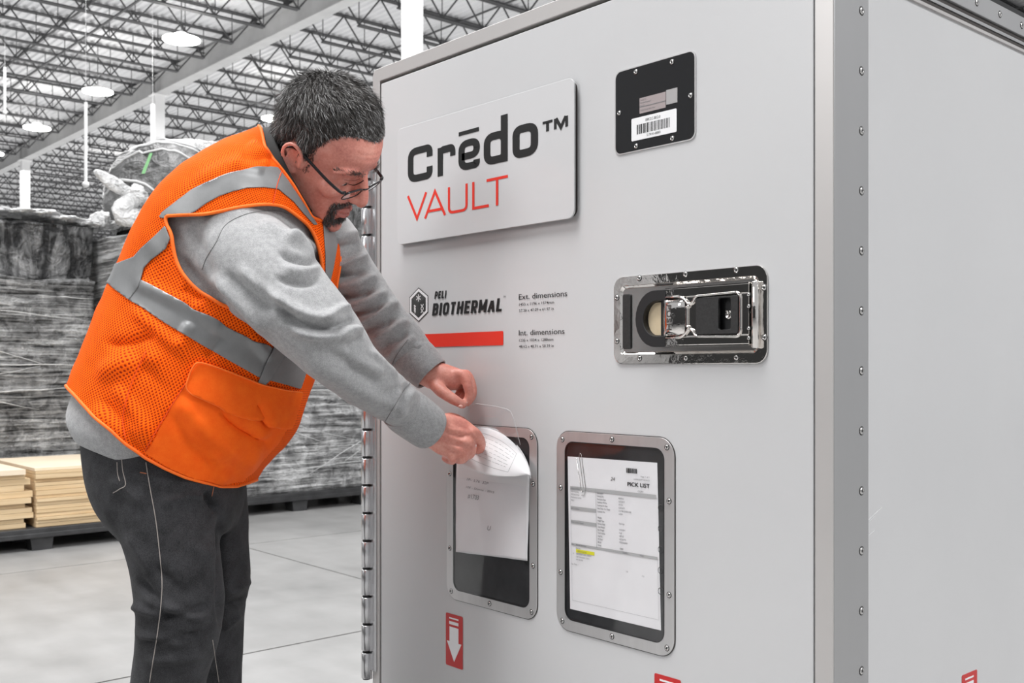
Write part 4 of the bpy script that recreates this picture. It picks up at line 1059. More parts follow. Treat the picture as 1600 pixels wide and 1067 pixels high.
def ball(c, r, seg=20):
    V = []; F = []; r = np.ones(3)*r
    for i in range(seg+1):
        for j in range(seg*2): a = PI*i/seg; b = PI*j/seg; V.append(np.array(c)+r*np.array([math.sin(a)*math.cos(b), math.sin(a)*math.sin(b), math.cos(a)]))
    n = seg*2
    for i in range(seg):
        for j in range(n): F.append((i*n+j, i*n+(j+1) % n, (i+1)*n+(j+1) % n, (i+1)*n+j))
    return np.array(V), F
def merge(parts):
    V = []; F = []; b = 0
    for v, f in parts: V.append(v); F += [tuple(int(i)+b for i in q) for q in f]; b += len(v)
    return np.vstack(V), F
def voxel(parts, size, iters=3, name='v'):
    V, F = merge(parts); me = bpy.data.meshes.new(name); me.from_pydata(V.tolist(), [], F)
    bm = bmesh.new(); bm.from_mesh(me); bmesh.ops.recalc_face_normals(bm, faces=bm.faces); bm.to_mesh(me); bm.free()
    o = bpy.data.objects.new('t', me); COL.objects.link(o); md = o.modifiers.new('r', 'REMESH'); md.mode = 'VOXEL'; md.voxel_size = size
    bpy.context.view_layer.update()
    m2 = bpy.data.meshes.new_from_object(o.evaluated_get(bpy.context.evaluated_depsgraph_get())); bpy.data.objects.remove(o); bpy.data.meshes.remove(me)
    m2.name = name; smooth_me(m2, iters); return m2
def getco(me):
    a = np.empty(len(me.vertices)*3, np.float32); me.vertices.foreach_get('co', a); return a.reshape(-1, 3).astype(float)
def setco(me, V): me.vertices.foreach_set('co', V.astype(np.float32).ravel()); me.update()
def getno(me):
    a = np.empty(len(me.vertices)*3, np.float32); me.vertex_normals.foreach_get('vector', a); return a.reshape(-1, 3).astype(float)
def edges(me):
    e = np.empty(len(me.edges)*2, np.int32); me.edges.foreach_get('vertices', e); return e.reshape(-1, 2)
def smooth_me(me, it, w=.6, mask=None):
    V = getco(me); E = edges(me); n = len(V); deg = np.bincount(E.ravel(), minlength=n)[:, None].clip(1)
    for _ in range(it):
        S = np.stack([np.bincount(E[:, 0], V[E[:, 1], k], n)+np.bincount(E[:, 1], V[E[:, 0], k], n) for k in range(3)], -1)
        D = (S/deg-V)*w
        V = V+(D if mask is None else D*mask[:, None])
    setco(me, V)
CAMDIR_AWAY = np.array([FX, FY, 0.0])
def facing(me_or_N, V):
    N = me_or_N; d = unit(V-CAMV); return -(N*d).sum(1)
def crease(V, N, lines, both=False):
    """lines: (x0,y0,x1,y1,width px,amp m[,bow px]) ridges/grooves laid along a line, applied on the side that faces the viewer's half"""
    P = PR(V); f = facing(N, V); D = np.zeros(len(V))
    for L in lines:
        x0, y0, x1, y1, w, a = L[:6]; bow = L[6] if len(L) > 6 else 0
        d = np.array([x1-x0, y1-y0], float); ln = np.linalg.norm(d); d /= ln; q = P-np.array([x0, y0])
        t_ = (q@d)/ln; off = q@np.array([-d[1], d[0]])-bow*4*t_*(1-t_)
        tap = np.clip(np.minimum(t_, 1-t_)*4+.15, 0, 1)*((t_ > -.05) & (t_ < 1.05)); tap = tap*tap*(3-2*tap)
        D += a*np.exp(-(off/w)**2)*tap
    D *= smoothstep(-.25, .25, f)
    return V+N*D[:, None]
def nfield(V, sx, sy, sz, seed=0, rot=None):
    """vectorised cheap smooth noise: sum of sines"""
    rng = np.random.default_rng(seed); out = np.zeros(len(V)); 
    for k in range(10):
        w = rng.normal(size=3)*np.array([sx, sy, sz]); out += np.sin(V@w+rng.uniform(0, 6.28))*rng.uniform(.5, 1)
    return out/6

person = empty('person', tuple(np.append(W(250, 1450, 1.98)[:2], 0)), 'man in orange safety vest, grey sweatshirt and black jeans bending over to read papers', 'person')

# ---------------------------------------------------------------- head, in its own axes: x to his left, y forward, z up
Rh = np.array([[0.3875, 0.8127, 0.4352], [0.3729, -0.5699, 0.7322], [0.8431, -0.1215, -0.5239]])
HC = np.array([-0.3690, 0.4080, 1.963])
_a = math.radians(-4); _Q = np.array([[math.cos(_a), -math.sin(_a), 0], [math.sin(_a), math.cos(_a), 0], [0, 0, 1.]])
_e = np.array([-.078, -.005, 0.0]); _w = Rh@_e+HC; Rh = _Q@Rh; HC = _w-Rh@_e+np.array([.006, .000, 0])
def H2W(P): return C2W(np.asarray(P, float)@Rh.T+HC)
def W2H(V):
    d = V-CAMV; c = np.stack([d[:, 0]*RX+d[:, 1]*RY, d[:, 2], d[:, 0]*FX+d[:, 1]*FY], -1)
    return (c-HC)@Rh
HK_ = [(-.108, .018, .077, .046), (-.102, .033, .090, .028), (-.090, .046, .095, .004), (-.077, .054, .094, -.020), (-.060, .060, .093, -.052), (-.040, .065, .092, -.078), (-.015, .069, .091, -.094), (.010, .0715, .088, -.101),
      (.030, .0735, .097, -.106), (.055, .0755, .099, -.108), (.080, .0755, .093, -.104), (.105, .069, .078, -.092), (.125, .055, .054, -.070), (.138, .036, .028, -.048), (.1445, .012, .000, -.022)]
HK = [(z, a, yf+(.004 if z > .03 else 0), yb*.94 if yb < 0 else yb) for z, a, yf, yb in HK_]
def head_surface(M=90, n=120, grow=0.0):
    K = catmull(HK, M); K[:, 1] = np.maximum(K[:, 1], .004); V = []
    th = np.arange(n)*2*PI/n
    for z, a, yf, yb in K:
        ym = yb+(yf-yb)*.46; s, c = np.sin(th), np.cos(th)
        ex = np.sign(s)*np.abs(s)**(2/2.25); ey = np.sign(c)*np.abs(c)**(2/2.1)
        x = a*ex; y = np.where(c > 0, ym+(yf-ym)*ey, ym+(ym-yb)*ey)
        V.append(np.stack([x, y, np.full(n, z)], -1))
    V = np.array(V).reshape(-1, 3)
    F = [(i*n+k, i*n+(k+1) % n, (i+1)*n+(k+1) % n, (i+1)*n+k) for i in range(M-1) for k in range(n)]
    V = np.vstack([V, V[:n].mean(0), V[-n:].mean(0)]); F += [(k, len(V)-2, (k+1) % n) for k in range(n)]+[((M-1)*n+(k+1) % n, len(V)-1, (M-1)*n+k) for k in range(n)]
    return V, F
def hl(keys, M=24, n=20, e=2.0):
    """loft in head axes; keys (x,y,z, half width x, half depth y-ish)"""
    K = catmull(keys, M); C = K[:, :3]; T = unit(np.gradient(C, axis=0)); X = np.tile(np.array([1., 0, 0]), (M, 1))
    n1 = unit(X-(X*T).sum(1, keepdims=True)*T); n2 = np.cross(T, n1); th = np.arange(n)*2*PI/n
    V = (C[:, None]+n1[:, None]*(K[:, 3][:, None]*np.cos(th))[..., None]+n2[:, None]*(K[:, 4][:, None]*np.sin(th))[..., None]).reshape(-1, 3)
    F = [(i*n+k, i*n+(k+1) % n, (i+1)*n+(k+1) % n, (i+1)*n+k) for i in range(M-1) for k in range(n)]
    V = np.vstack([V, C[0], C[-1]]); F += [(k, len(V)-2, (k+1) % n) for k in range(n)]+[((M-1)*n+(k+1) % n, len(V)-1, (M-1)*n+k) for k in range(n)]
    return V, F
hp_ = [head_surface()]
# nose: bridge to tip, wings
hp_.append(hl([(0, .084, .036, .007, .008), (0, .094, .022, .008, .010), (0, .103, .004, .0095, .012), (0, .112, -.014, .0115, .013), (0, .1165, -.026, .0125, .0115), (0, .110, -.033, .010, .008)], 30))
for s in (-1, 1):
    hp_.append(ball((s*.0115, .102, -.028), (.0078, .011, .0085), 10))
    # brow ridge, cheek
    hp_.append(hl([(s*.012, .092, .030, .008, .006), (s*.030, .091, .034, .008, .0065), (s*.050, .081, .030, .008, .006), (s*.062, .066, .020, .006, .005)], 16, 12))
    hp_.append(ball((s*.045, .066, -.018), (.020, .024, .020), 12))
    # ear: helix, plate, lobe
    hx_ = .0725
    E_ = [(s*hx_, .006, -.012), (s*(hx_+.006), .010, .004), (s*(hx_+.011), .006, .020), (s*(hx_+.015), -.006, .029), (s*(hx_+.017), -.020, .027), (s*(hx_+.017), -.028, .012), (s*(hx_+.012), -.025, -.006), (s*(hx_+.007), -.016, -.020), (s*(hx_+.004), -.005, -.028), (s*hx_, .002, -.022)]
    hp_.append(hl([(x, y, z, .0046, .0046) for x, y, z in E_], 40, 10))
    hp_.append(hl([(s*(hx_-.004), -.006, -.022, .005, .008), (s*(hx_+.001), -.010, -.008, .0045, .013), (s*(hx_+.004), -.010, .008, .0045, .015), (s*(hx_+.006), -.010, .022, .004, .010)], 14, 14))
    # upper lid / eyeball bulge
    hp_.append(ball((s*.031, .0785, .0085), (.0150, .0120, .0115), 12))
# lips
hp_.append(hl([(-.024, .084, -.062, .003, .003), (-.012, .0965, -.0585, .004, .0045), (0, .0985, -.0585, .0045, .0055), (.012, .0965, -.0585, .004, .0045), (.024, .084, -.062, .003, .003)], 20, 12))
hp_.append(hl([(-.022, .085, -.0665, .003, .003), (-.010, .0965, -.070, .0045, .0052), (0, .0978, -.071, .005, .006), (.010, .0965, -.070, .0045, .0052), (.022, .085, -.0665, .003, .003)], 20, 12))
hp_.append(ball((0, .088, -.104), (.020, .014, .014), 10))
head_parts = [(H2W(v), f) for v, f in hp_]
# neck
neck = tube_c([(405, 330, 2.00, 62, .070), (438, 290, 1.99, 56, .066), (462, 262, 1.985, 52, .062), (482, 235, 1.985, 50, .060), (500, 205, 1.99, 40, .05)], 20, 32)

# ---------------------------------------------------------------- hands
def chain(pts, n=14, M=None):
    """finger: (px,py,Z,radius m)"""
    k = [(x, y, z, r*FPX/z, r) for x, y, z, r in pts]
    return tube_c(k, M or 6*len(pts), n)
def finger(pts):
    out = [chain(pts)]
    out.append(ball(W(*pts[-1][:3]), pts[-1][3]*.98, 8))
    for p in pts[1:-1]: out.append(ball(W(*p[:3]), p[3]*1.04, 8))
    return out
hands = []
# near (right) hand, back of the hand to the viewer, fingers curled round the papers
hands.append(tube_c([(630, 650, 1.985, 22, .022), (660, 665, 1.99, 24, .020), (676, 672, 1.995, 27, .018), (694, 678, 2.00, 33, .0175), (712, 684, 2.00, 33.5, .0175), (728, 690, 2.005, 29, .0155), (736, 693, 2.015, 22, .011)], 34, 32, 2.4))
hands += finger([(718, 671, 2.005, .0105), (740, 675, 1.996, .0110), (751, 690, 2.020, .0100), (750, 702, 2.043, .0090), (741, 705, 2.065, .0080)])
hands += finger([(714, 684, 2.00, .0105), (731, 691, 1.988, .0108), (737, 704, 2.012, .0096), (732, 712, 2.036, .0088), (722, 712, 2.058, .0078)])
hands += finger([(706, 692, 2.00, .010), (720, 704, 1.990, .0102), (725, 716, 2.014, .0092), (717, 719, 2.038, .0084), (708, 716, 2.052, .0075)])
hands += finger([(697, 698, 2.00, .009), (706, 713, 1.992, .0092), (707, 720, 2.014, .0082), (700, 719, 2.034, .0075), (694, 716, 2.046, .0068)])
hands += finger([(684, 660, 2.015, .013), (704, 654, 2.045, .0125), (722, 660, 2.068, .0110), (738, 674, 2.082, .0095)])
# far (left) hand seen from the thumb side, pinching the clear film
hands.append(tube_c([(630, 556, 2.105, 20, .026), (652, 574, 2.10, 20, .028), (668, 583, 2.095, 21, .030), (684, 588, 2.095, 22.5, .034), (702, 591, 2.095, 20, .037), (718, 593, 2.10, 15.5, .036), (725, 595, 2.10, 10, .031)], 34, 32, 2.3))
hands += finger([(704, 588, 2.072, .0115), (723, 586, 2.066, .0118), (731, 603, 2.058, .0102), (733, 618, 2.058, .0092), (728, 629, 2.060, .0082)])
hands += finger([(708, 588, 2.088, .011), (728, 586, 2.088, .0115), (737, 603, 2.084, .0102), (738, 617, 2.078, .0092), (731, 629, 2.072, .0082)])
hands += finger([(706, 588, 2.108, .010), (726, 588, 2.110, .0108), (733, 602, 2.108, .0096), (730, 614, 2.100, .0088), (722, 621, 2.092, .008)])
hands += finger([(702, 590, 2.124, .009), (719, 592, 2.128, .0094), (724, 604, 2.126, .0084), (720, 613, 2.118, .0078), (713, 618, 2.110, .007)])
hands += finger([(676, 597, 2.075, .0135), (690, 611, 2.052, .0130), (707, 623, 2.044, .0112), (723, 632, 2.050, .0092)])
# ---------------------------------------------------------------- body under the clothes (kept inside them)
YA = math.radians(-20)
Fv0 = np.array([math.cos(YA), 0, math.sin(YA)])
def torso(keys, M, n, grow=0.0, e=2.35, shrink=0.0, th0=-PI/2, closed=True):
    """keys: back px,py, front px,py, Z, lateral half width m.  Rings stand square to the leaning spine; returns grid"""
    K = np.array(keys, float); K = np.c_[(K[:, 0]+K[:, 2])/2, (K[:, 1]+K[:, 3])/2, K[:, 4], np.hypot(K[:, 2]-K[:, 0], K[:, 3]-K[:, 1])/2, K[:, 5], (K[:, 2]-K[:, 0]), (K[:, 3]-K[:, 1])]
    K = catmull(K, M)
    C = np.stack([(K[:, 0]-CX)/FPX*K[:, 2], -(K[:, 1]-CY)/FPX*K[:, 2], K[:, 2]], -1)
    # front direction in the picture plane from the keyed line, yawed toward the viewer
    fi = unit(np.stack([K[:, 5], -K[:, 6], np.zeros(M)], -1))
    Fd = unit(fi*math.cos(YA)+np.array([0, 0, math.sin(YA)])); up = unit(np.cross(np.array([0, 0, 1.]), fi))
    Nd = np.cross(Fd, up); Nd = Nd*np.sign(-Nd[:, 2:3])         # toward the viewer (his right side)
    B = K[:, 4]+grow; Wd = K[:, 3]*K[:, 2]/FPX+grow
    npj = (Nd*fi).sum(1); A = np.sqrt(np.maximum(Wd**2-(B*npj)**2, (Wd*.45)**2))/math.cos(YA)
    th = th0+np.arange(n)/(n if closed else n-1)*2*PI; c, s = np.cos(th), np.sin(th); cc = np.sign(c)*np.abs(c)**(2/e); ss = np.sign(s)*np.abs(s)**(2/e)
    V = C[:, None]+Fd[:, None]*(A[:, None]*cc)[..., None]+Nd[:, None]*(B[:, None]*ss)[..., None]
    return V, C, A, B
TK = [ # back(px,py)  front(px,py)   Z   lateral half
    (137, 690, 372, 772, 1.99, .180),
    (130, 630, 398, 730, 1.99, .192),
    (139, 580, 448, 676, 1.99, .198),
    (159, 525, 474, 606, 1.99, .198),
    (186, 468, 488, 556, 1.99, .198),
    (214, 412, 505, 500, 1.99, .200),
    (240, 366, 508, 445, 1.99, .205),
    (270, 320, 513, 395, 1.99, .205),
    (316, 277, 509, 357, 1.99, .190),
    (362, 243, 503, 330, 1.99, .150),
    (398, 218, 488, 312, 1.99, .105),
    (420, 204, 480, 298, 1.99, .078)]
def torso_closed(M=60, n=64, grow=0.0):
    V, C, A, B = torso(TK, M, n, grow); V = V.reshape(-1, 3); F = [(i*n+k, i*n+(k+1) % n, (i+1)*n+(k+1) % n, (i+1)*n+k) for i in range(M-1) for k in range(n)]
    V = np.vstack([V, C[0], C[-1]]); F += [(k, len(V)-2, (k+1) % n) for k in range(n)]+[((M-1)*n+(k+1) % n, len(V)-1, (M-1)*n+k) for k in range(n)]
    return C2W(V), F
SLN = [(345, 385, 1.93, 62, .085), (378, 402, 1.86, 80, .095), (420, 436, 1.82, 80, .092), (462, 479, 1.79, 69, .082), (508, 528, 1.785, 61, .074), (560, 585, 1.84, 45, .060), (600, 614, 1.90, 39, .052), (632, 638, 1.955, 34, .047), (650, 652, 1.975, 33.5, .045), (667, 667, 1.99, 32.5, .043)]
SLF = [(478, 352, 2.06, 40, .07), (505, 372, 2.12, 50, .08), (528, 405, 2.15, 46, .075), (556, 448, 2.15, 45, .070), (590, 492, 2.135, 40, .062), (626, 534, 2.12, 38, .055), (652, 563, 2.11, 33, .050), (671, 583, 2.10, 30, .047)]
def thin(keys, k): return [(a, b, c, d*k, e*k) for a, b, c, d, e in keys]
arms = [tube_c(thin(SLN[:8], .72), 40, 24), tube_c([SLN[7][:3]+(24, .026), (660, 665, 1.99, 23.5, .020), (690, 676, 1.998, 24, .018)], 12, 24), tube_c(thin(SLF[:6], .72), 40, 24), tube_c([(626, 534, 2.12, 25, .036), (650, 568, 2.105, 20, .028), (680, 586, 2.095, 20, .03)], 12, 24)]
LN = [(232, 700, 1.94, 86, .115), (250, 745, 1.925, 86, .112), (258, 790, 1.915, 80, .108), (271, 850, 1.905, 71, .100), (279, 905, 1.90, 68, .094), (283, 950, 1.895, 66, .088), (276, 1000, 1.90, 62, .080), (264, 1060, 1.91, 57, .074), (252, 1150, 1.925, 52, .068), (246, 1260, 1.935, 50, .064), (244, 1370, 1.94, 52, .064), (243, 1452, 1.94, 56, .070)]
LF = [(285, 700, 2.05, 78, .105), (310, 750, 2.07, 72, .104), (325, 800, 2.085, 60, .100), (333, 860, 2.09, 54, .092), (337, 905, 2.09, 51, .086), (334, 950, 2.095, 48, .082), (333, 1000, 2.10, 45, .074), (334, 1060, 2.11, 42, .070), (332, 1150, 2.12, 42, .066), (328, 1260, 2.13, 44, .062), (326, 1370, 2.13, 46, .064), (325, 1406, 2.13, 48, .068)]
legs = [tube_c(thin(LN, .78), 60, 24), tube_c(thin(LF, .78), 60, 24)]
feet = []
def foot(px, py, Z, s=1.0):
    a = W(px, py, Z); a[2] = 0
    return a
parts = head_parts+[neck]+hands+arms+legs+[torso_closed(40, 40, -.030)]
body = voxel(parts, .0030, 4, 'body')
V = getco(body); N = getno(body); Hq = W2H(V)
inh = (np.abs(Hq[:, 0]) < .11) & (Hq[:, 1] > -.13) & (Hq[:, 1] < .14) & (Hq[:, 2] > -.135) & (Hq[:, 2] < .16)
def gz(c, r):
    d = (Hq-np.array(c))/np.array(r); return np.exp(-(d**2).sum(1))*inh
D = np.zeros(len(V))
for s in (-1, 1):
    D += -.0055*gz((s*.017, .090, .014), (.008, .014, .008))       # inner eye corner
    D += -.0035*gz((s*.034, .088, .0215), (.014, .012, .0035))     # crease above the lid
    D += -.0022*gz((s*.032, .090, .0035), (.014, .014, .0018))     # lid gap
    D += -.0030*gz((s*.033, .086, -.006), (.014, .014, .004))      # under-eye
    D += -.0035*gz((s*.024, .092, -.042), (.005, .014, .014))      # nasolabial fold
    D += -.0040*gz((s*.088, -.010, .004), (.010, .009, .012))      # concha
    D += -.0050*gz((s*.084, -.002, -.004), (.010, .007, .008))
    D += -.0045*gz((s*.0065, .108, -.036), (.0030, .005, .003))    # nostril
D += -.0030*gz((0, .100, -.0643), (.022, .012, .0017))
D += -.0025*gz((0, .094, -.086), (.018, .012, .005))
for z_, a_ in ((.062, -.0009), (.072, -.0009), (.083, -.0008)): D += a_*gz((0, .098, z_), (.045, .03, .0022))
# tendons and knuckles on the near hand
V = V+N*D[:, None]
P = PR(V); dep = (V[:, 0]-CAMX)*FX+(V[:, 1]-CAMY)*FY
isn = (P[:, 0] > 660) & (P[:, 0] < 770) & (P[:, 1] > 636) & (P[:, 1] < 730) & (dep < 2.02)
hc_ = lambda ls, k: [L[:5]+(L[5]*k,)+L[6:] for L in ls]
Vn = crease(V, N, hc_([(690, 668, 738, 678, 2.6, .0022), (688, 678, 731, 692, 2.6, .0024), (686, 688, 720, 704, 2.6, .0020), (684, 697, 707, 712, 2.4, .0016), (690, 673, 728, 684, 2.6, -.0016), (688, 684, 722, 698, 2.6, -.0016), (686, 694, 712, 708, 2.4, -.0014),
                    (682, 676, 712, 672, 1.8, .0014, 3), (684, 690, 710, 688, 1.8, .0012, -3), (700, 662, 726, 672, 2, .0010, 2), (741, 683, 750, 706, 1.6, -.0022), (731, 697, 742, 714, 1.6, -.0022), (719, 707, 730, 720, 1.6, -.002), (736, 671, 744, 683, 2.2, .0012)], 1.5))
V = np.where(isn[:, None], Vn, V)
isf = (P[:, 0] > 655) & (P[:, 0] < 750) & (P[:, 1] > 555) & (P[:, 1] < 642) & (dep < 2.13) & (dep > 2.03) & ~isn
Vn = crease(V, N, [(676, 572, 722, 580, 3.5, .0012, -2), (706, 596, 718, 592, 1.6, -.0012), (724, 598, 736, 600, 1.5, -.0012), (727, 614, 738, 613, 1.4, -.001), (698, 622, 703, 614, 1.6, -.001), (712, 628, 716, 621, 1.5, -.001)])
V = np.where(isf[:, None], Vn, V)
setco(body, V); smooth_me(body, 1, .4)
bo = link('body', body, M_skin, person, True)
def nail(a, b, c_, d_, nm='nail'):
    pass
# eyes: eyeball with iris under a lowered lid
for s in (-1, 1):
    eb = ball((s*.031, .0755, .0035), .0110, 14); e_ = link('eyeball', bpy.data.meshes.new('eyeball'), M_eye, person)
    e_.data.from_pydata(H2W(eb[0]).tolist(), [], eb[1]); e_.data.polygons.foreach_set('use_smooth', [True]*len(e_.data.polygons)); e_.data.materials.append(M_eye)
    c0 = np.array([s*.031, .0755, .0035]); dr = unit(np.array([s*.02, .93, -.32])); ib = ball(c0+dr*.0078, (.0052, .0045, .0052), 10)
    me = bpy.data.meshes.new('iris'); me.from_pydata(H2W(ib[0]).tolist(), [], ib[1]); link('iris', me, M_iris, e_, True)
    me = None if True else MB().tube([tuple(H2W(np.array([s*(.031+.0135*math.cos(a)), .0885-.006*abs(math.cos(a))**2, .0035-.0028*math.sin(a)]))) for a in np.linspace(0, PI, 12)], .0008, 5).obj('eyelash_line', M_glass_f, person, True)

# ---------------------------------------------------------------- hair, beard, brows made of strands over a base cap
HV, HF = head_surface(150, 200); HVn = HV[:-2]
gV = HVn.reshape(150, 200, 3)
du = np.roll(gV, -1, 1)-np.roll(gV, 1, 1); dv = np.gradient(gV, axis=0); gN = unit(np.cross(du, dv))
ctr = np.array([0, -.01, .02]); sg = np.sign((gN*(gV-ctr)).sum(-1, keepdims=True)); gN = gN*sg
def hairmask(P):
    ang = np.degrees(np.arctan2(np.abs(P[..., 0]), P[..., 1]+.008))
    zl = np.interp(ang, [0, 25, 42, 55, 66, 76, 84, 92, 100, 108, 125, 150, 180], [.094, .099, .093, .078, .050, .012, -.012, .010, .034, .022, -.020, -.055, -.062])
    return P[..., 2]-zl
def hthick(P):
    ang = np.degrees(np.arctan2(np.abs(P[..., 0]), P[..., 1]+.008)); mk = hairmask(P)
    return smoothstep(-.002, .045, mk)*.0105*(1-.45*smoothstep(70, 120, ang)*(1-smoothstep(.05, .10, P[..., 2])))+.0012
mk = hairmask(gV); th = hthick(gV)
nz = np.array([mnoise(Vector(p*70)) for p in gV.reshape(-1, 3)]).reshape(150, 200)
CV = gV+gN*(th*.62+.0012*nz)[..., None]; CV = CV.reshape(-1, 3)
CF = []
okm = (mk > -.001).reshape(-1)
for i in range(149):
    for k in range(200):
        q = (i*200+k, i*200+(k+1) % 200, (i+1)*200+(k+1) % 200, (i+1)*200+k)
        if okm[q[0]] and okm[q[1]] and okm[q[2]] and okm[q[3]]: CF.append(q)
me = bpy.data.meshes.new('hair_base'); me.from_pydata(H2W(CV).tolist(), [], CF + [tuple(149*200+k for k in range(200))])
hair = link('hair_base', me, M_scalp, person, True)
def strands_obj(name, n, maskfn, lenfn, flowfn, tonefn, seed, width=.00045, lift=.5, parent=None, base=lambda P: 0.0, curve=.3):
    rng = np.random.default_rng(seed); w_ = np.linalg.norm(np.cross(du, dv), axis=-1)*(maskfn(gV) > 0); w_ = w_.ravel(); w_ = w_/w_.sum()
    idx = rng.choice(len(w_), n, p=w_); jit = rng.normal(size=(n, 3))*.0012
    P = gV.reshape(-1, 3)[idx]+jit; Nn = gN.reshape(-1, 3)[idx]; Fl = flowfn(P, Nn, rng); Fl = Fl-(Fl*Nn).sum(1, keepdims=True)*Nn; Fl = unit(unit(Fl)+rng.normal(size=(n, 3))*.28)
    b0 = base(P); P = P+Nn*(b0[:, None] if isinstance(b0, np.ndarray) else b0)
    L = lenfn(P, rng)[:, None]; d1 = unit(Fl+Nn*lift); d2 = unit(Fl+Nn*(lift-curve*1.6))
    A = P; B_ = P+d1*L*.5; C_ = B_+d2*L*.5; side = unit(np.cross(d1, Nn+rng.normal(size=(n, 3))*.4))*width
    V = np.stack([A-side, A+side, B_-side*.8, B_+side*.8, C_], 1).reshape(-1, 3); o = np.arange(n)[:, None]*5
    F = np.concatenate([o+np.array([0, 1, 3]), o+np.array([0, 3, 2]), o+np.array([2, 3, 4])])
    me = bpy.data.meshes.new(name); VW = H2W(V)
    me.vertices.add(len(VW)); me.vertices.foreach_set('co', VW.astype(np.float32).ravel())
    me.loops.add(len(F)*3); me.loops.foreach_set('vertex_index', F.astype(np.int32).ravel()); me.polygons.add(len(F)); me.polygons.foreach_set('loop_start', np.arange(len(F), dtype=np.int32)*3)
    me.update(); at = me.attributes.new('tone', 'FLOAT', 'POINT'); at.data.foreach_set('value', np.repeat(tonefn(P, rng), 5).astype(np.float32))
    o_ = link(name, me, M_strand, parent); o_['kind'] = 'stuff'; return o_
crown = np.array([.01, -.055, .135])
def flow(P, Nn, rng):
    f = unit(P-crown)*.8+np.array([0, .55, -.05]); f = np.where((P[:, 2] < .07)[:, None], f+np.array([0, -.25, -.9]), f); return f
def htone(P, rng):
    front = smoothstep(.02, .09, P[:, 1])*smoothstep(.05, .09, P[:, 2]); cl = nfield(P, 60, 60, 60, 5)*.12
    return np.clip(rng.normal(.30, .20, len(P))+front*.22+cl*1.5+(rng.random(len(P)) < .16)*.5, 0, 1)
strands_obj('hair', 34000, hairmask, lambda P, r: (.006+.016*smoothstep(.0, .06, hairmask(P)))*r.uniform(.7, 1.25, len(P)), flow, htone, 1, .00042, .45, person, lambda P: hthick(P)*.45)
def beardmask(P):
    x = np.abs(P[..., 0]); y = P[..., 1]; z = P[..., 2]; fr = y > .045
    must = (z < -.043) & (z > -.0565-.02*smoothstep(.018, .03, x)) & (x < .034) & fr
    chin = (z < -.080+.03*smoothstep(.018, .034, x)) & (x < .036) & fr & (z > -.121)
    side = (x > .022) & (x < .036) & (z < -.048) & (z > -.105) & fr
    soul = (x < .007) & (z < -.076) & fr
    return np.where(must | chin | side | soul, 1.0, -1.0)
strands_obj('beard', 3600, beardmask, lambda P, r: r.uniform(.005, .011, len(P)), lambda P, Nn, r: np.tile(np.array([0, .1, -1.]), (len(P), 1)), lambda P, r: np.clip(r.normal(.44, .17, len(P))+(P[:, 2] < -.088)*.16, 0, 1), 3, .00042, .75, person)
def stub(P):
    x = np.abs(P[..., 0]); z = P[..., 2]; y = P[..., 1]
    side = (y > .006) & (y < .024) & (z < .040) & (z > -.010) & (x > .05)
    return np.where(side, 1.0, -1.0)
strands_obj('sideburn', 600, stub, lambda P, r: r.uniform(.004, .008, len(P)), lambda P, Nn, r: np.tile(np.array([0, .2, -1.]), (len(P), 1)), lambda P, r: np.clip(r.normal(.4, .15, len(P)), 0, 1), 4, .0004, .3, person)
def browm(P):
    x = np.abs(P[..., 0]); c = .0335+.10*(x-.012)*(x < .04)-.35*(x-.04)*(x > .04)
    return np.where((x > .012) & (x < .056) & (np.abs(P[..., 2]-c) < .0042) & (P[..., 1] > .03), 1.0, -1.0)
strands_obj('eyebrow', 650, browm, lambda P, r: r.uniform(.005, .009, len(P)), lambda P, Nn, r: np.stack([np.sign(P[:, 0]), np.zeros(len(P)), np.full(len(P), .35)], -1), lambda P, r: np.clip(r.normal(.55, .15, len(P)), 0, 1), 6, .0004, .35, person, lambda P: .0075)

# ---------------------------------------------------------------- spectacles
gl_ = MB(); 
def lens_loop(s, n=28):
    out = []
    for k in range(n):
        a = 2*PI*k/n; ex = np.sign(math.cos(a))*abs(math.cos(a))**(2/3.2)*.0265; ez = np.sign(math.sin(a))*abs(math.sin(a))**(2/3.0)*.0115
        x = s*(.0365)+ex; y = .1085-.9*x*x*1.2; out.append(np.array([x, y+ez*.30+.001, -.005+ez]))
    return out
spec = MB()
for s in (-1, 1):
    lo = lens_loop(s); spec.tube([tuple(H2W(p)) for p in lo], .0011, 6, True)
    up_ = [p for p in lo if p[2] > -.003]; up_ = sorted(up_, key=lambda p: p[0]); spec.tube([tuple(H2W(p)) for p in up_], .0021, 6)
spec.tube([tuple(H2W(p)) for p in [(-.011, .110, .001), (-.005, .1150, .004), (.005, .1150, .004), (.011, .110, .001)]], .0016, 6)
so = spec.obj('spectacles', M_glass_f, person, True)
for s in (-1, 1):
    tp_ = [(s*.0625, .1050, .003), (s*.0690, .1045, .0035), (s*.0735, .097, .004), (s*.0775, .070, .008), (s*.0790, .030, .0155), (s*.0800, .004, .0200), (s*.0815, -.014, .021), (s*.0810, -.030, .010), (s*.079, -.038, -.006)]
    m = MB(); P_ = catmull(tp_, 30); m.tube([tuple(H2W(p)) for p in P_], .0026, 6); m.tube([tuple(H2W(p+np.array([0, 0, .0018]))) for p in P_[:24]], .0022, 6); m.obj('temple', M_glass_f, so, True)
    lo = lens_loop(s); c_ = sum(lo)/len(lo); me = bpy.data.meshes.new('lens'); me.from_pydata([tuple(H2W(p)) for p in lo]+[tuple(H2W(c_+np.array([0, .0015, 0])))], [], [(k, (k+1) % len(lo), len(lo)) for k in range(len(lo))]); link('lens', me, M_film, so, True)

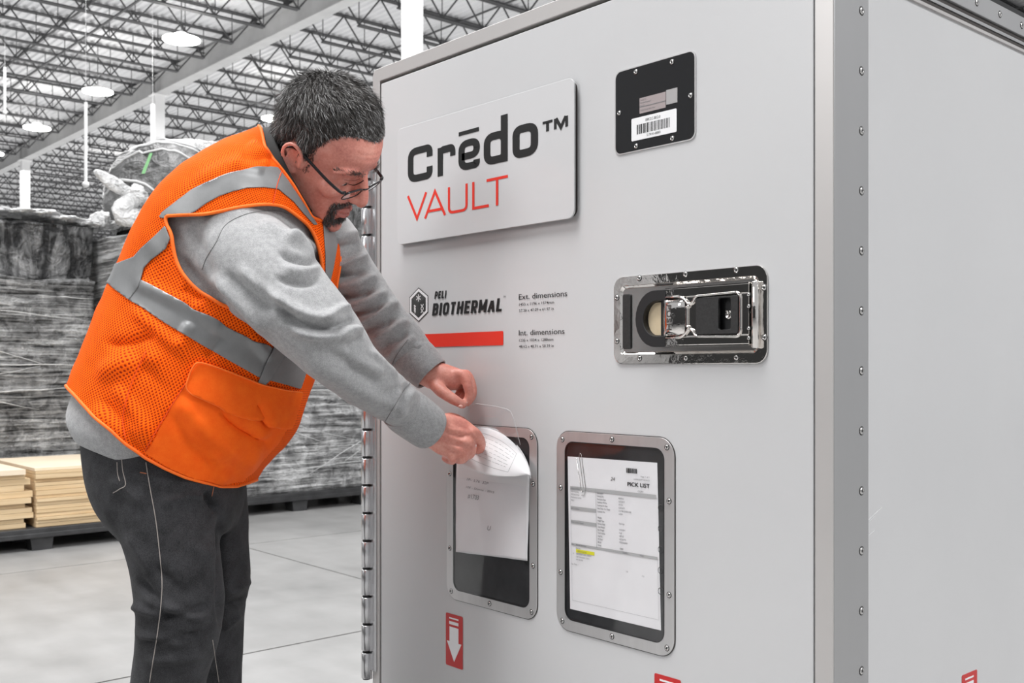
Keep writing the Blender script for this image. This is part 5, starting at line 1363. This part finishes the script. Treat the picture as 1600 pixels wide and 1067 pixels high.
# ---------------------------------------------------------------- sweatshirt
TKs = [(a+4, b, c_-4, d, e, f-.006) for a, b, c_, d, e, f in TK]
def lower_hem():
    return None
TKsw = [(141, 681, 350, 745, 1.99, .174), (128, 652, 366, 728, 1.99, .184), (128, 628, 392, 722, 1.99, .188)]+TKs[2:-1]
def closed_grid(keys, M, n, grow):
    V, C, A, B = torso(keys, M, n, grow); V = V.reshape(-1, 3); F = [(i*n+k, i*n+(k+1) % n, (i+1)*n+(k+1) % n, (i+1)*n+k) for i in range(M-1) for k in range(n)]
    V = np.vstack([V, C[0], C[-1]]); F += [(k, len(V)-2, (k+1) % n) for k in range(n)]+[((M-1)*n+(k+1) % n, len(V)-1, (M-1)*n+k) for k in range(n)]
    return C2W(V), F
sw = voxel([closed_grid(TKsw, 60, 64, -.006), tube_c(SLN, 70, 48), tube_c(SLF, 70, 48)], .0036, 3, 'sweatshirt')
smooth_me(sw, 10, .6)
V = getco(sw); N = getno(sw)
P = PR(V); dep = (V[:, 0]-CAMX)*FX+(V[:, 1]-CAMY)*FY
near = dep < 2.03
FN = [ # near sleeve folds: ridges (+) and valleys (-)
    (318, 355, 420, 323, 6, .0035, -8), (405, 345, 470, 380, 9, .004), (440, 372, 498, 396, 8, .007, -6), (436, 392, 500, 408, 5, -.008, 6), (440, 418, 500, 418, 8, .006, 8), (428, 432, 498, 438, 5, -.006, 8),
    (335, 430, 420, 520, 10, .009, -2), (350, 425, 430, 490, 7, -.006, 4), (372, 412, 450, 478, 8, .006, 6), (400, 440, 470, 500, 6, -.005, 6), (420, 455, 540, 500, 9, .008, 14), (430, 478, 530, 512, 6, -.011, 14),
    (450, 510, 560, 520, 9, .008, 10), (330, 445, 400, 520, 6, -.004), (505, 500, 548, 478, 5, .007, -3), (520, 512, 556, 498, 4, -.006), (530, 520, 566, 520, 6, .007, -6), (540, 545, 566, 528, 4, -.006),
    (470, 560, 600, 640, 14, .005, -6), (500, 545, 600, 610, 10, -.004, -4), (545, 560, 600, 590, 9, .005, -4), (560, 600, 640, 650, 8, .003), (575, 545, 620, 590, 6, .004), (590, 620, 640, 600, 5, -.003),
    (612, 650, 640, 600, 4, -.0048), (606, 645, 634, 595, 6, .0035), (622, 656, 648, 606, 5, .003), (300, 350, 330, 440, 10, -.004), (280, 400, 370, 480, 8, -.004, 8), (290, 345, 400, 330, 6, .002)]
Vn = crease(V, N, [L[:5]+(L[5]*1.8,)+L[6:] for L in FN])
ff = nfield(V, 45, 45, 45, 3)*.0016+nfield(V, 110, 110, 110, 4)*.0006
V1 = np.where(near[:, None], Vn, V)
FFA = [(520, 372, 560, 362, 6, .004), (515, 392, 566, 380, 5, -.005), (510, 412, 575, 398, 7, .008, 4), (512, 428, 572, 422, 5, -.008, 6), (520, 445, 590, 430, 7, .008, 6), (512, 462, 585, 452, 5, -.009, 8), (535, 478, 605, 455, 7, .009, 6), (540, 490, 600, 478, 4, -.008, 6),
       (555, 505, 622, 470, 7, .008, 4), (560, 520, 618, 498, 5, -.007, 4), (580, 530, 640, 500, 7, .006), (592, 548, 640, 520, 5, -.005), (600, 560, 650, 525, 7, .004), (612, 572, 652, 542, 4, -.004), (616, 566, 662, 536, 5, .003)]
Vn = crease(V1, N, [L[:5]+(L[5]*2.0,)+L[6:] for L in FFA]); far = (dep > 2.03) & (P[:, 0] > 500)
V1 = np.where(far[:, None], Vn, V1)
V1 = V1+N*ff[:, None]
setco(sw, V1); smooth_me(sw, 2, .5)
swo = link('sweatshirt', sw, M_sweat, person, True)
# cuffs and seams
def cuff(keys, nm='cuff'):
    v, f = tube_c(keys, 26, 48, cap=False); me = bpy.data.meshes.new(nm); me.from_pydata(v.tolist(), [], f); o = link(nm, me, M_sweat, swo, True)
    md = o.modifiers.new('s', 'SOLIDIFY'); md.thickness = .004; md.offset = -1; md2 = o.modifiers.new('b', 'SUBSURF'); md2.levels = 1; md2.render_levels = 1; return o
cuff([(622, 634, 1.945, 34.5, .046), (634, 642, 1.958, 37.5, .050), (652, 655, 1.975, 37, .049), (668, 667, 1.989, 35.5, .047), (673, 670.5, 1.994, 33, .044)])
cuff([(642, 553, 2.113, 32, .050), (650, 561, 2.11, 34.5, .052), (662, 573, 2.105, 33, .050), (672, 583, 2.10, 31, .048), (675, 586, 2.099, 29, .045)])
# shoulder seam, projected onto the sleeve surface
from mathutils.bvhtree import BVHTree
def bvh_of(me, off=0):
    V = getco(me); return BVHTree.FromPolygons([tuple(v) for v in V], [tuple(p.vertices) for p in me.polygons])
def cast(bv, px, py, lift=.0006):
    o = Vector(CAMV); d = (Vector(W(px, py, 1.0))-o).normalized(); h = bv.ray_cast(o, d); return None if h[0] is None else tuple(h[0]+h[1]*lift)
def seam(bv, pts, r, m, nm, parent, step=24, lift=.0003):
    r = r if not isinstance(r, list) else r
    K = catmull(pts, max(step, len(pts)*8)); q = [cast(bv, a, b, lift) for a, b in K]; q = [p for p in q if p is not None]
    if isinstance(r, list): r = [r[min(i//8, len(r)-1)] for i in range(len(q))]
    if len(q) > 3: return MB().tube(q, r, 5).obj(nm, m, parent, True)
bsw = bvh_of(sw)
seam(bsw, [(316, 421), (322, 404), (338, 378), (352, 352), (380, 336), (410, 330), (436, 330), (450, 334)], .0007, M_seam, 'shoulder_seam', swo)

seam(bsw, [(601, 660), (608, 648), (620, 628), (632, 608), (641, 598)], .0009, M_seam, 'cuff_seam', swo)
seam(bsw, [(612, 571), (618, 558), (628, 543), (638, 530)], .0009, M_seam, 'cuff_seam', swo)
bbody = bvh_of(body)
seam(bbody, [(540, 285), (546, 288), (554, 289), (562, 286), (568, 282)], [.0003, .0005, .0008, .0009, .0008]+[.0007]*200, M_glass_f, 'eyelash_line', person, 24)
seam(bbody, [(538, 281), (546, 282), (555, 282), (563, 279)], .0004, mat('lid_crease', (.33, .09, .07), .6), 'lid_crease', person, 24)
for kk in ([(-.024, .084, -.062, .0034, .0034), (-.012, .0969, -.0585, .0044, .0048), (0, .0989, -.0585, .0049, .0058), (.012, .0969, -.0585, .0044, .0048), (.024, .084, -.062, .0034, .0034)], [(-.022, .085, -.0665, .0034, .0034), (-.010, .0969, -.070, .0049, .0055), (0, .0982, -.071, .0054, .0063), (.010, .0969, -.070, .0049, .0055), (.022, .085, -.0665, .0034, .0034)]):
    lv, lf = hl(kk, 20, 12); me = bpy.data.meshes.new('lip'); me.from_pydata(H2W(lv).tolist(), [], lf); link('lip', me, M_lip, person, True)
for (px, py, Z, r) in ((719.5, 635, 2.0375, .0052), (728, 629, 2.052, .004)):
    nv, nf = ball(W(px, py, Z), (r, r*.8, r*.7), 10); me = bpy.data.meshes.new('fingernail'); me.from_pydata(nv.tolist(), [], nf); link('fingernail', me, M_nail, person, True)
# ---------------------------------------------------------------- jeans, shoes
PEL = tube_c([(250, 655, 1.99, 98, .150), (249, 688, 1.99, 108, .160), (262, 735, 1.99, 113, .175), (276, 778, 1.99, 104, .172), (285, 815, 1.99, 88, .155), (290, 845, 1.99, 66, .12)], 30, 48, 2.3)
jn = voxel([PEL, tube_c(LN, 80, 48), tube_c(LF, 80, 48)], .0045, 3, 'jeans'); smooth_me(jn, 9, .6)
V = getco(jn); N = getno(jn)
V = crease(V, N, [L[:5]+(L[5]*1.9,)+L[6:] for L in [(320, 768, 342, 800, 6, -.010), (250, 790, 330, 776, 6, .004, -6), (216, 905, 262, 955, 6, -.006), (222, 925, 330, 965, 8, .007, 10), (240, 960, 330, 940, 7, -.007, 10), (212, 985, 300, 1000, 7, .007, 8), (215, 1000, 320, 985, 5, -.006, 8), (225, 1030, 322, 1020, 8, .005, 4),
                  (343, 800, 346, 985, 5, -.006), (352, 930, 392, 905, 6, .005), (345, 950, 388, 935, 5, -.006), (200, 830, 240, 900, 9, .004), (170, 745, 230, 790, 9, .004), (345, 985, 378, 960, 5, .004), (235, 880, 300, 935, 8, -.004), (290, 850, 340, 870, 10, .003), (205, 945, 260, 965, 6, .006)]])
V += N*(nfield(V, 30, 30, 22, 9)*.0028+nfield(V, 80, 80, 60, 10)*.0011)[:, None]
setco(jn, V); smooth_me(jn, 1, .5); jo = link('jeans', jn, M_jean, person, True); bj = bvh_of(jn)
seam(bj, [(228, 722), (234, 760), (243, 810), (249, 860), (253, 905), (252, 940), (246, 990), (238, 1040), (234, 1066)], .0009, M_tseam, 'side_seam', jo, 60)
seam(bj, [(190, 712), (192, 735), (196, 757), (187, 764), (177, 770)], .0009, M_tseam, 'back_pocket_seam', jo, 50)
seam(bj, [(183, 722), (184, 740), (187, 752)], .0008, M_tseam, 'back_pocket_seam', jo, 30)
seam(bj, [(334, 760), (331, 775)], .0009, mat('rust_stitching', (.35, .12, .06), .8), 'fly_stitching', jo, 12)
seam(bj, [(219, 738), (229, 740)], .0011, MATS['rust_stitching'], 'rivet_stitching', jo, 8)
seam(bj, [(332, 1000), (338, 1040), (342, 1066)], .0008, M_tseam, 'side_seam', jo, 20)
for (px, py, Z) in ((243, 1452, 1.94), (325, 1406, 2.13)):
    a = W(px, py, Z); d = np.array([RX, RY, 0])*math.cos(.15)-np.array([FX, FY, 0])*math.sin(.25); d /= np.linalg.norm(d); sd = np.array([-d[1], d[0], 0])
    def sh(keys, nm, m, zlo=None):
        K = catmull(keys, 26); V = []; n = 24
        for t_, hw, zt, zb in K:
            for k in range(n):
                an = 2*PI*k/n; c_, s_ = math.cos(an), math.sin(an); zc_ = (zt+zb)/2
                V.append(a*np.array([1, 1, 0])+d*t_+sd*hw*np.sign(c_)*abs(c_)**.8+np.array([0, 0, zc_+(zt-zb)/2*np.sign(s_)*abs(s_)**.8]))
        F = [(i*n+k, i*n+(k+1) % n, (i+1)*n+(k+1) % n, (i+1)*n+k) for i in range(25) for k in range(n)]+[tuple(range(n)), tuple(range(25*n, 26*n))]
        me = bpy.data.meshes.new(nm); me.from_pydata([tuple(v) for v in V], [], F); return link(nm, me, m, person, True)
    s1 = sh([(-.095, .02, .07, .028), (-.085, .034, .095, .028), (-.03, .040, .12, .028), (.03, .043, .105, .028), (.10, .048, .075, .028), (.155, .044, .055, .028), (.190, .022, .042, .028)], 'shoe', M_shoe)
    s2 = sh([(-.098, .024, .030, .0), (-.085, .037, .030, .0), (0, .043, .030, .0), (.10, .051, .030, .0), (.16, .046, .030, .002), (.197, .022, .030, .008)], 'shoe_sole', M_sole)

# ---------------------------------------------------------------- polo collar
V, C, A, B = None, None, None, None
cn = 72; K = [(436, 280, 1.985, 84, .100), (444, 276, 1.985, 81, .097), (452, 272, 1.985, 78, .094), (461, 268, 1.985, 75, .090)]
def band(keys, M, n, name, m, parent):
    K = catmull(keys, M); C = np.stack([(K[:, 0]-CX)/FPX*K[:, 2], -(K[:, 1]-CY)/FPX*K[:, 2], K[:, 2]], -1); T = unit(C[-1]-C[0]); D = np.array([0., 0, 1])
    n2 = unit(D-(D@T)*T); n1 = np.cross(T, n2); th = np.arange(n)*2*PI/n; a = K[:, 3]*K[:, 2]/FPX
    V = C[:, None]+n1*(a[:, None]*np.cos(th))[..., None]+n2*(K[:, 4][:, None]*np.sin(th))[..., None]
    F = [(i*n+k, i*n+(k+1) % n, (i+1)*n+(k+1) % n, (i+1)*n+k) for i in range(M-1) for k in range(n)]
    me = bpy.data.meshes.new(name); me.from_pydata(C2W(V.reshape(-1, 3)).tolist(), [], F); at = me.attributes.new('vuv', 'FLOAT_VECTOR', 'POINT')
    uv = np.stack([np.tile(np.arange(n)/n, M), np.repeat(np.linspace(0, 1, M), n), np.zeros(M*n)], -1); at.data.foreach_set('vector', uv.astype(np.float32).ravel())
    o = link(name, me, m, parent, True); md = o.modifiers.new('s', 'SOLIDIFY'); md.thickness = .0025; md.offset = 0; return o
co = band(K, 14, 96, 'polo_collar', M_collar, person); co['label'] = 'black collar edged with thin white stripes'

# ---------------------------------------------------------------- safety vest: shell over the torso, cut to its pattern
VM, VN = 230, 420
Vg, Cg, Ag, Bg = torso(TK, VM, VN, .000, closed=False)
Vc = C2W(Vg.reshape(-1, 3)); per = 1.18; ln = .66
UV = np.stack([np.tile(np.linspace(0, per, VN), VM), np.repeat(np.linspace(0, ln, VM), VN), np.zeros(VM*VN)], -1)
th_ = -PI/2+np.arange(VN)/(VN-1)*2*PI; side_near = np.tile(np.sin(th_), VM); frontness = np.tile(np.cos(th_), VM); vpar = np.repeat(np.linspace(0, 1, VM), VN)
q = np.arange((VM-1)*VN).reshape(VM-1, VN)[:, :-1].ravel()
TRI = np.concatenate([np.stack([q, q+1, q+VN+1], -1), np.stack([q, q+VN+1, q+VN], -1)])
def normals(V, T):
    fn = np.cross(V[T[:, 1]]-V[T[:, 0]], V[T[:, 2]]-V[T[:, 0]]); N = np.stack([sum(np.bincount(T[:, j], fn[:, k], len(V)) for j in range(3)) for k in range(3)], -1); return unit(N)
Nc = normals(Vc, TRI); cen = np.repeat(C2W(Cg), VN, axis=0); Nc = Nc*np.sign((Nc*(Vc-cen)).sum(1).mean())
VF = [ # big soft folds of the vest
    (150, 590, 260, 560, 14, .007, -8), (165, 540, 250, 520, 9, -.006, 6), (140, 640, 250, 690, 16, .006, 4), (200, 540, 300, 640, 14, -.007), (230, 560, 330, 680, 12, .006), (260, 640, 350, 740, 14, -.006, 4), (300, 650, 400, 720, 12, .006, 6), (340, 640, 420, 690, 8, -.008, 8),
    (330, 700, 350, 755, 12, .006), (205, 480, 300, 560, 9, .005), (300, 470, 345, 520, 9, .005), (285, 450, 320, 470, 8, -.004), (300, 505, 280, 545, 8, .005), (350, 520, 320, 560, 9, -.004), (390, 520, 420, 560, 8, .005), (215, 440, 300, 480, 10, .004),
    (300, 290, 420, 240, 10, .004, -4), (390, 225, 420, 260, 8, .005), (372, 250, 430, 250, 7, -.005), (355, 262, 410, 270, 7, .003), (180, 600, 240, 680, 10, .005), (160, 620, 230, 710, 8, -.004), (395, 625, 415, 670, 7, -.007), (420, 640, 380, 740, 10, .005)]
Vv = crease(Vc, Nc, [L[:5]+(L[5]*1.3,)+L[6:] for L in VF]); Vv = Vv+Nc*(nfield(Vv, 22, 22, 22, 21)*.0035+nfield(Vv, 60, 60, 60, 22)*.0012)[:, None]
Nc = normals(Vv, TRI); Nc = Nc*np.sign((Nc*(Vv-cen)).sum(1).mean())
VP = PR(Vv); FCE = facing(Nc, Vv)
def sdpoly(P, poly):
    """signed distance, positive inside"""
    poly = np.array(poly, float); n = len(poly); d = np.full(len(P), 1e9); ins = np.zeros(len(P), bool)
    for i in range(n):
        a, b = poly[i], poly[(i+1) % n]; ab = b-a; t_ = np.clip(((P-a)@ab)/(ab@ab), 0, 1); d = np.minimum(d, np.linalg.norm(P-a-t_[:, None]*ab, axis=1))
        c1 = (a[1] > P[:, 1]) != (b[1] > P[:, 1]); xi = a[0]+(P[:, 1]-a[1])/(b[1]-a[1]+1e-12)*(b[0]-a[0]); ins ^= c1 & (P[:, 0] < xi)
    return np.where(ins, d, -d)
def sdline(P, pts):
    """signed distance to an open polyline; positive = left/below side when going left->right in the picture (larger y)"""
    pts = np.array(pts, float); best = np.full(len(P), 1e9); sg = np.ones(len(P))
    for i in range(len(pts)-1):
        a, b = pts[i], pts[i+1]; ab = b-a; t_ = ((P-a)@ab)/(ab@ab); lo = 0 if i else -9; hi = 1 if i < len(pts)-2 else 9; tc = np.clip(t_, lo, hi)
        d = np.linalg.norm(P-a-tc[:, None]*ab, axis=1); cr = ab[0]*(P[:, 1]-a[1])-ab[1]*(P[:, 0]-a[0]); u = d < best-1e-9; best = np.where(u, d, best); sg = np.where(u, np.sign(cr), sg)
    return best*sg
def clip_mesh(D, T, s):
    """D vertex rows (any attributes), T triangles, keep s>=0, exact cut along s=0"""
    ins = s >= 0; k = ins[T].sum(1); out = [T[k == 3]]; newD = []; cache = {}; base = len(D)
    def ev(a, b):
        key = (a, b) if a < b else (b, a)
        if key not in cache:
            t_ = s[a]/(s[a]-s[b]); cache[key] = base+len(newD); newD.append(D[a]*(1-t_)+D[b]*t_)
        return cache[key]
    ex = []
    for tri in T[(k == 1) | (k == 2)].tolist():
        i = [ins[v] for v in tri]
        if sum(i) == 1:
            j = i.index(True); a, b, c = tri[j], tri[(j+1) % 3], tri[(j+2) % 3]; ex.append((a, ev(a, b), ev(a, c)))
        else:
            j = i.index(False); a, b, c = tri[j], tri[(j+1) % 3], tri[(j+2) % 3]; p, q_ = ev(a, b), ev(a, c); ex += [(b, c, q_), (b, q_, p)]
    D2 = np.vstack([D]+([np.array(newD)] if newD else [])); T2 = np.vstack(out+([np.array(ex, int)] if ex else []))
    used = np.unique(T2); mp_ = -np.ones(len(D2), int); mp_[used] = np.arange(len(used)); return D2[used], mp_[T2]
ALL = np.hstack([Vv, Nc, UV, side_near[:, None], frontness[:, None], vpar[:, None], VP, FCE[:, None]])
def shell(name, D, T, m, parent, off=0.0, thick=.0016, profile=None):
    V = D[:, :3]+D[:, 3:6]*(off if profile is None else profile(D)[:, None])
    me = bpy.data.meshes.new(name); me.vertices.add(len(V)); me.vertices.foreach_set('co', V.astype(np.float32).ravel()); me.loops.add(len(T)*3); me.loops.foreach_set('vertex_index', T.astype(np.int32).ravel())
    me.polygons.add(len(T)); me.polygons.foreach_set('loop_start', np.arange(len(T), dtype=np.int32)*3); me.update(); me.validate()
    at = me.attributes.new('vuv', 'FLOAT_VECTOR', 'POINT'); at.data.foreach_set('vector', D[:, 6:9].astype(np.float32).ravel())
    o = link(name, me, m, parent, True)
    if thick: md = o.modifiers.new('s', 'SOLIDIFY'); md.thickness = thick; md.offset = 0
    return o
def border(T):
    e = np.sort(np.vstack([T[:, [0, 1]], T[:, [1, 2]], T[:, [2, 0]]]), 1); u, c = np.unique(e, axis=0, return_counts=True); b = u[c == 1]
    adj = {}
    for a, d in b.tolist(): adj.setdefault(a, []).append(d); adj.setdefault(d, []).append(a)
    loops = []; seen = set()
    for s0 in adj:
        if s0 in seen: continue
        L = [s0]; seen.add(s0); cur = s0
        while True:
            nx = [v for v in adj[cur] if v not in seen]
            if not nx: break
            cur = nx[0]; seen.add(cur); L.append(cur)
        loops.append(L)
    return loops
def piping(D, T, r, m, nm, parent, minlen=20, off=.0):
    for L in border(T):
        if len(L) < minlen: continue
        P = (D[L, :3]+D[L, 3:6]*off); 
        P = P[::2]; P = np.array([P[max(0, i-2):i+3].mean(0) for i in range(len(P))])
        MB().tube([tuple(p) for p in P], r, 6, True).obj(nm, m, parent, True)
S = ALL[:, 9]; Pn = ALL[:, 12:14]
nearside = S > -.35
HEM = [(100, 596), (131, 631), (150, 651), (176, 671), (200, 694), (227, 713), (258, 730), (289, 744), (318, 752), (345, 758), (367, 758), (386, 752), (420, 740)]
ARM = [(262, 338), (285, 337), (317, 336), (345, 331), (373, 325), (400, 321), (424, 321), (442, 325), (457, 335), (470, 345), (480, 355), (489, 371), (496, 392), (500, 415), (500, 445), (490, 480), (470, 520), (430, 530), (400, 507), (373, 487), (345, 475), (320, 459), (300, 443), (285, 424), (277, 405), (273, 385), (270, 365), (262, 350)]
ARM = catmull(np.array(ARM+ARM[:1]), 140)[:-1]
NECK = [(380, 150), (408, 205), (412, 232), (430, 257), (443, 274), (456, 292), (472, 318), (484, 340), (497, 345), (530, 342), (560, 300), (560, 150)]
s_hem = -sdline(Pn, HEM); s_arm = -sdpoly(Pn, ARM); s_neck = -sdpoly(Pn, NECK)
s1 = np.minimum(s_hem, s_neck)
s1 = np.where(nearside, np.minimum(s1, s_arm), s1)
# far armhole
fa = ((ALL[:, 11]-.60)/.17)**2+((S+1.0)/.42)**2; s_far = (np.sqrt(fa)-1)*60
s1 = np.minimum(s1, np.where(S < -.3, s_far, 60))
# front opening a narrow gap on the chest centre line
DV, TV = clip_mesh(ALL, TRI, s1)
vest = shell('safety_vest', DV, TV, M_mesh, person, .004); piping(DV, TV, .0034, M_piping, 'vest_piping', vest, 40, .0045)
def region(poly, nearonly=True, extra=None):
    s = sdpoly(DV[:, 12:14], poly) if not callable(poly) else poly(DV)
    if nearonly: s = np.minimum(s, (DV[:, 9]+.12)*60)
    if extra is not None: s = np.minimum(s, extra(DV))
    return clip_mesh(DV, TV, s)
def band_between(top, bot, lo=-1e9, hi=1e9):
    return lambda D: np.minimum(sdline(D[:, 12:14], top), -sdline(D[:, 12:14], bot))
# waist stripe
D_, T_ = region(band_between([(150, 395), (193, 419), (224, 439), (289, 473), (356, 511), (424, 545), (480, 574), (520, 594)], [(150, 432), (192, 456), (206, 470), (261, 506), (334, 549), (401, 588), (468, 607), (520, 622)]))
shell('reflective_stripe', D_, T_, M_refl, vest, .0062, .0012)
# shoulder stripe
D_, T_ = region([(252, 341), (257, 333), (279, 316), (300, 300), (322, 287), (345, 277), (367, 269), (390, 265), (412, 263), (431, 265), (446, 284), (460, 304), (474, 325), (492, 352), (486, 352), (470, 334), (455, 316), (432, 297), (410, 295), (384, 296), (364, 301), (345, 308), (325, 319), (306, 333), (290, 340), (270, 344)])
shell('reflective_stripe', D_, T_, M_refl, vest, .0062, .0012)
# back stripe running down from the armhole
D_, T_ = region([(262, 354), (270, 374), (262, 390), (241, 406), (229, 420), (222, 448), (206, 470), (180, 450), (185, 415), (214, 402), (226, 388), (246, 370)])
shell('reflective_stripe', D_, T_, M_refl, vest, .0070, .0012)
# left chest stripe
D_, T_ = region([(500, 340), (524, 340), (523, 380), (516, 420), (506, 460), (504, 430), (504, 400)], False)
if len(T_): shell('reflective_stripe', D_, T_, M_refl, vest, .0062, .0012)
# front vertical stripe
D_, T_ = region([(428, 530), (446, 545), (420, 590), (404, 606), (398, 600), (414, 560)])
if len(T_): shell('reflective_stripe', D_, T_, M_refl, vest, .0085, .0012)
# solid front panel and pocket
PANEL = [(296, 590), (262, 646), (228, 706), (262, 728), (300, 745), (345, 754), (385, 748), (440, 690), (480, 640), (470, 615), (408, 603), (352, 585), (315, 566)]
D_, T_ = region(PANEL); shell('front_panel', D_, T_, M_orange, vest, .0064, .0014)
FLAP = [(309, 565), (300, 580), (292, 604), (300, 614), (330, 628), (373, 648), (405, 657), (432, 665), (452, 663), (462, 640), (476, 612), (440, 607), (402, 598), (360, 582), (325, 570)]
D_, T_ = region(FLAP); sdv = sdpoly(D_[:, 12:14], FLAP)
shell('pocket_flap', D_, T_, M_orange, vest, .010, .0025, profile=lambda D: .0085+.007*smoothstep(560, 660, D[:, 13]+.0*D[:, 12])); piping(D_, T_, .0016, M_piping, 'flap_edge', vest, 30, .0125)
bv = bvh_of(vest.data)
bvp = BVHTree.FromPolygons([tuple(v) for v in (DV[:, :3]+DV[:, 3:6]*.0075)], [tuple(t_) for t_ in TV.tolist()])
seam(bvp, [(226, 705), (258, 650), (290, 600), (300, 588)], .0008, M_oseam, 'panel_seam', vest, 40)
seam(bvp, [(440, 268), (433, 290), (427, 318)], .0008, M_oseam, 'yoke_seam', vest, 20)
seam(bvp, [(160, 520), (200, 545), (250, 575), (292, 604)], .0007, M_oseam, 'panel_seam', vest, 30) if False else None
seam(bvp, [(228, 548), (205, 600), (192, 650), (196, 688)], .0007, M_oseam, 'panel_seam', vest, 40)
seam(bvp, [(427, 560), (418, 580), (410, 603)], .0009, M_seam, 'stripe_stitching', vest, 14)
bvest_in = None
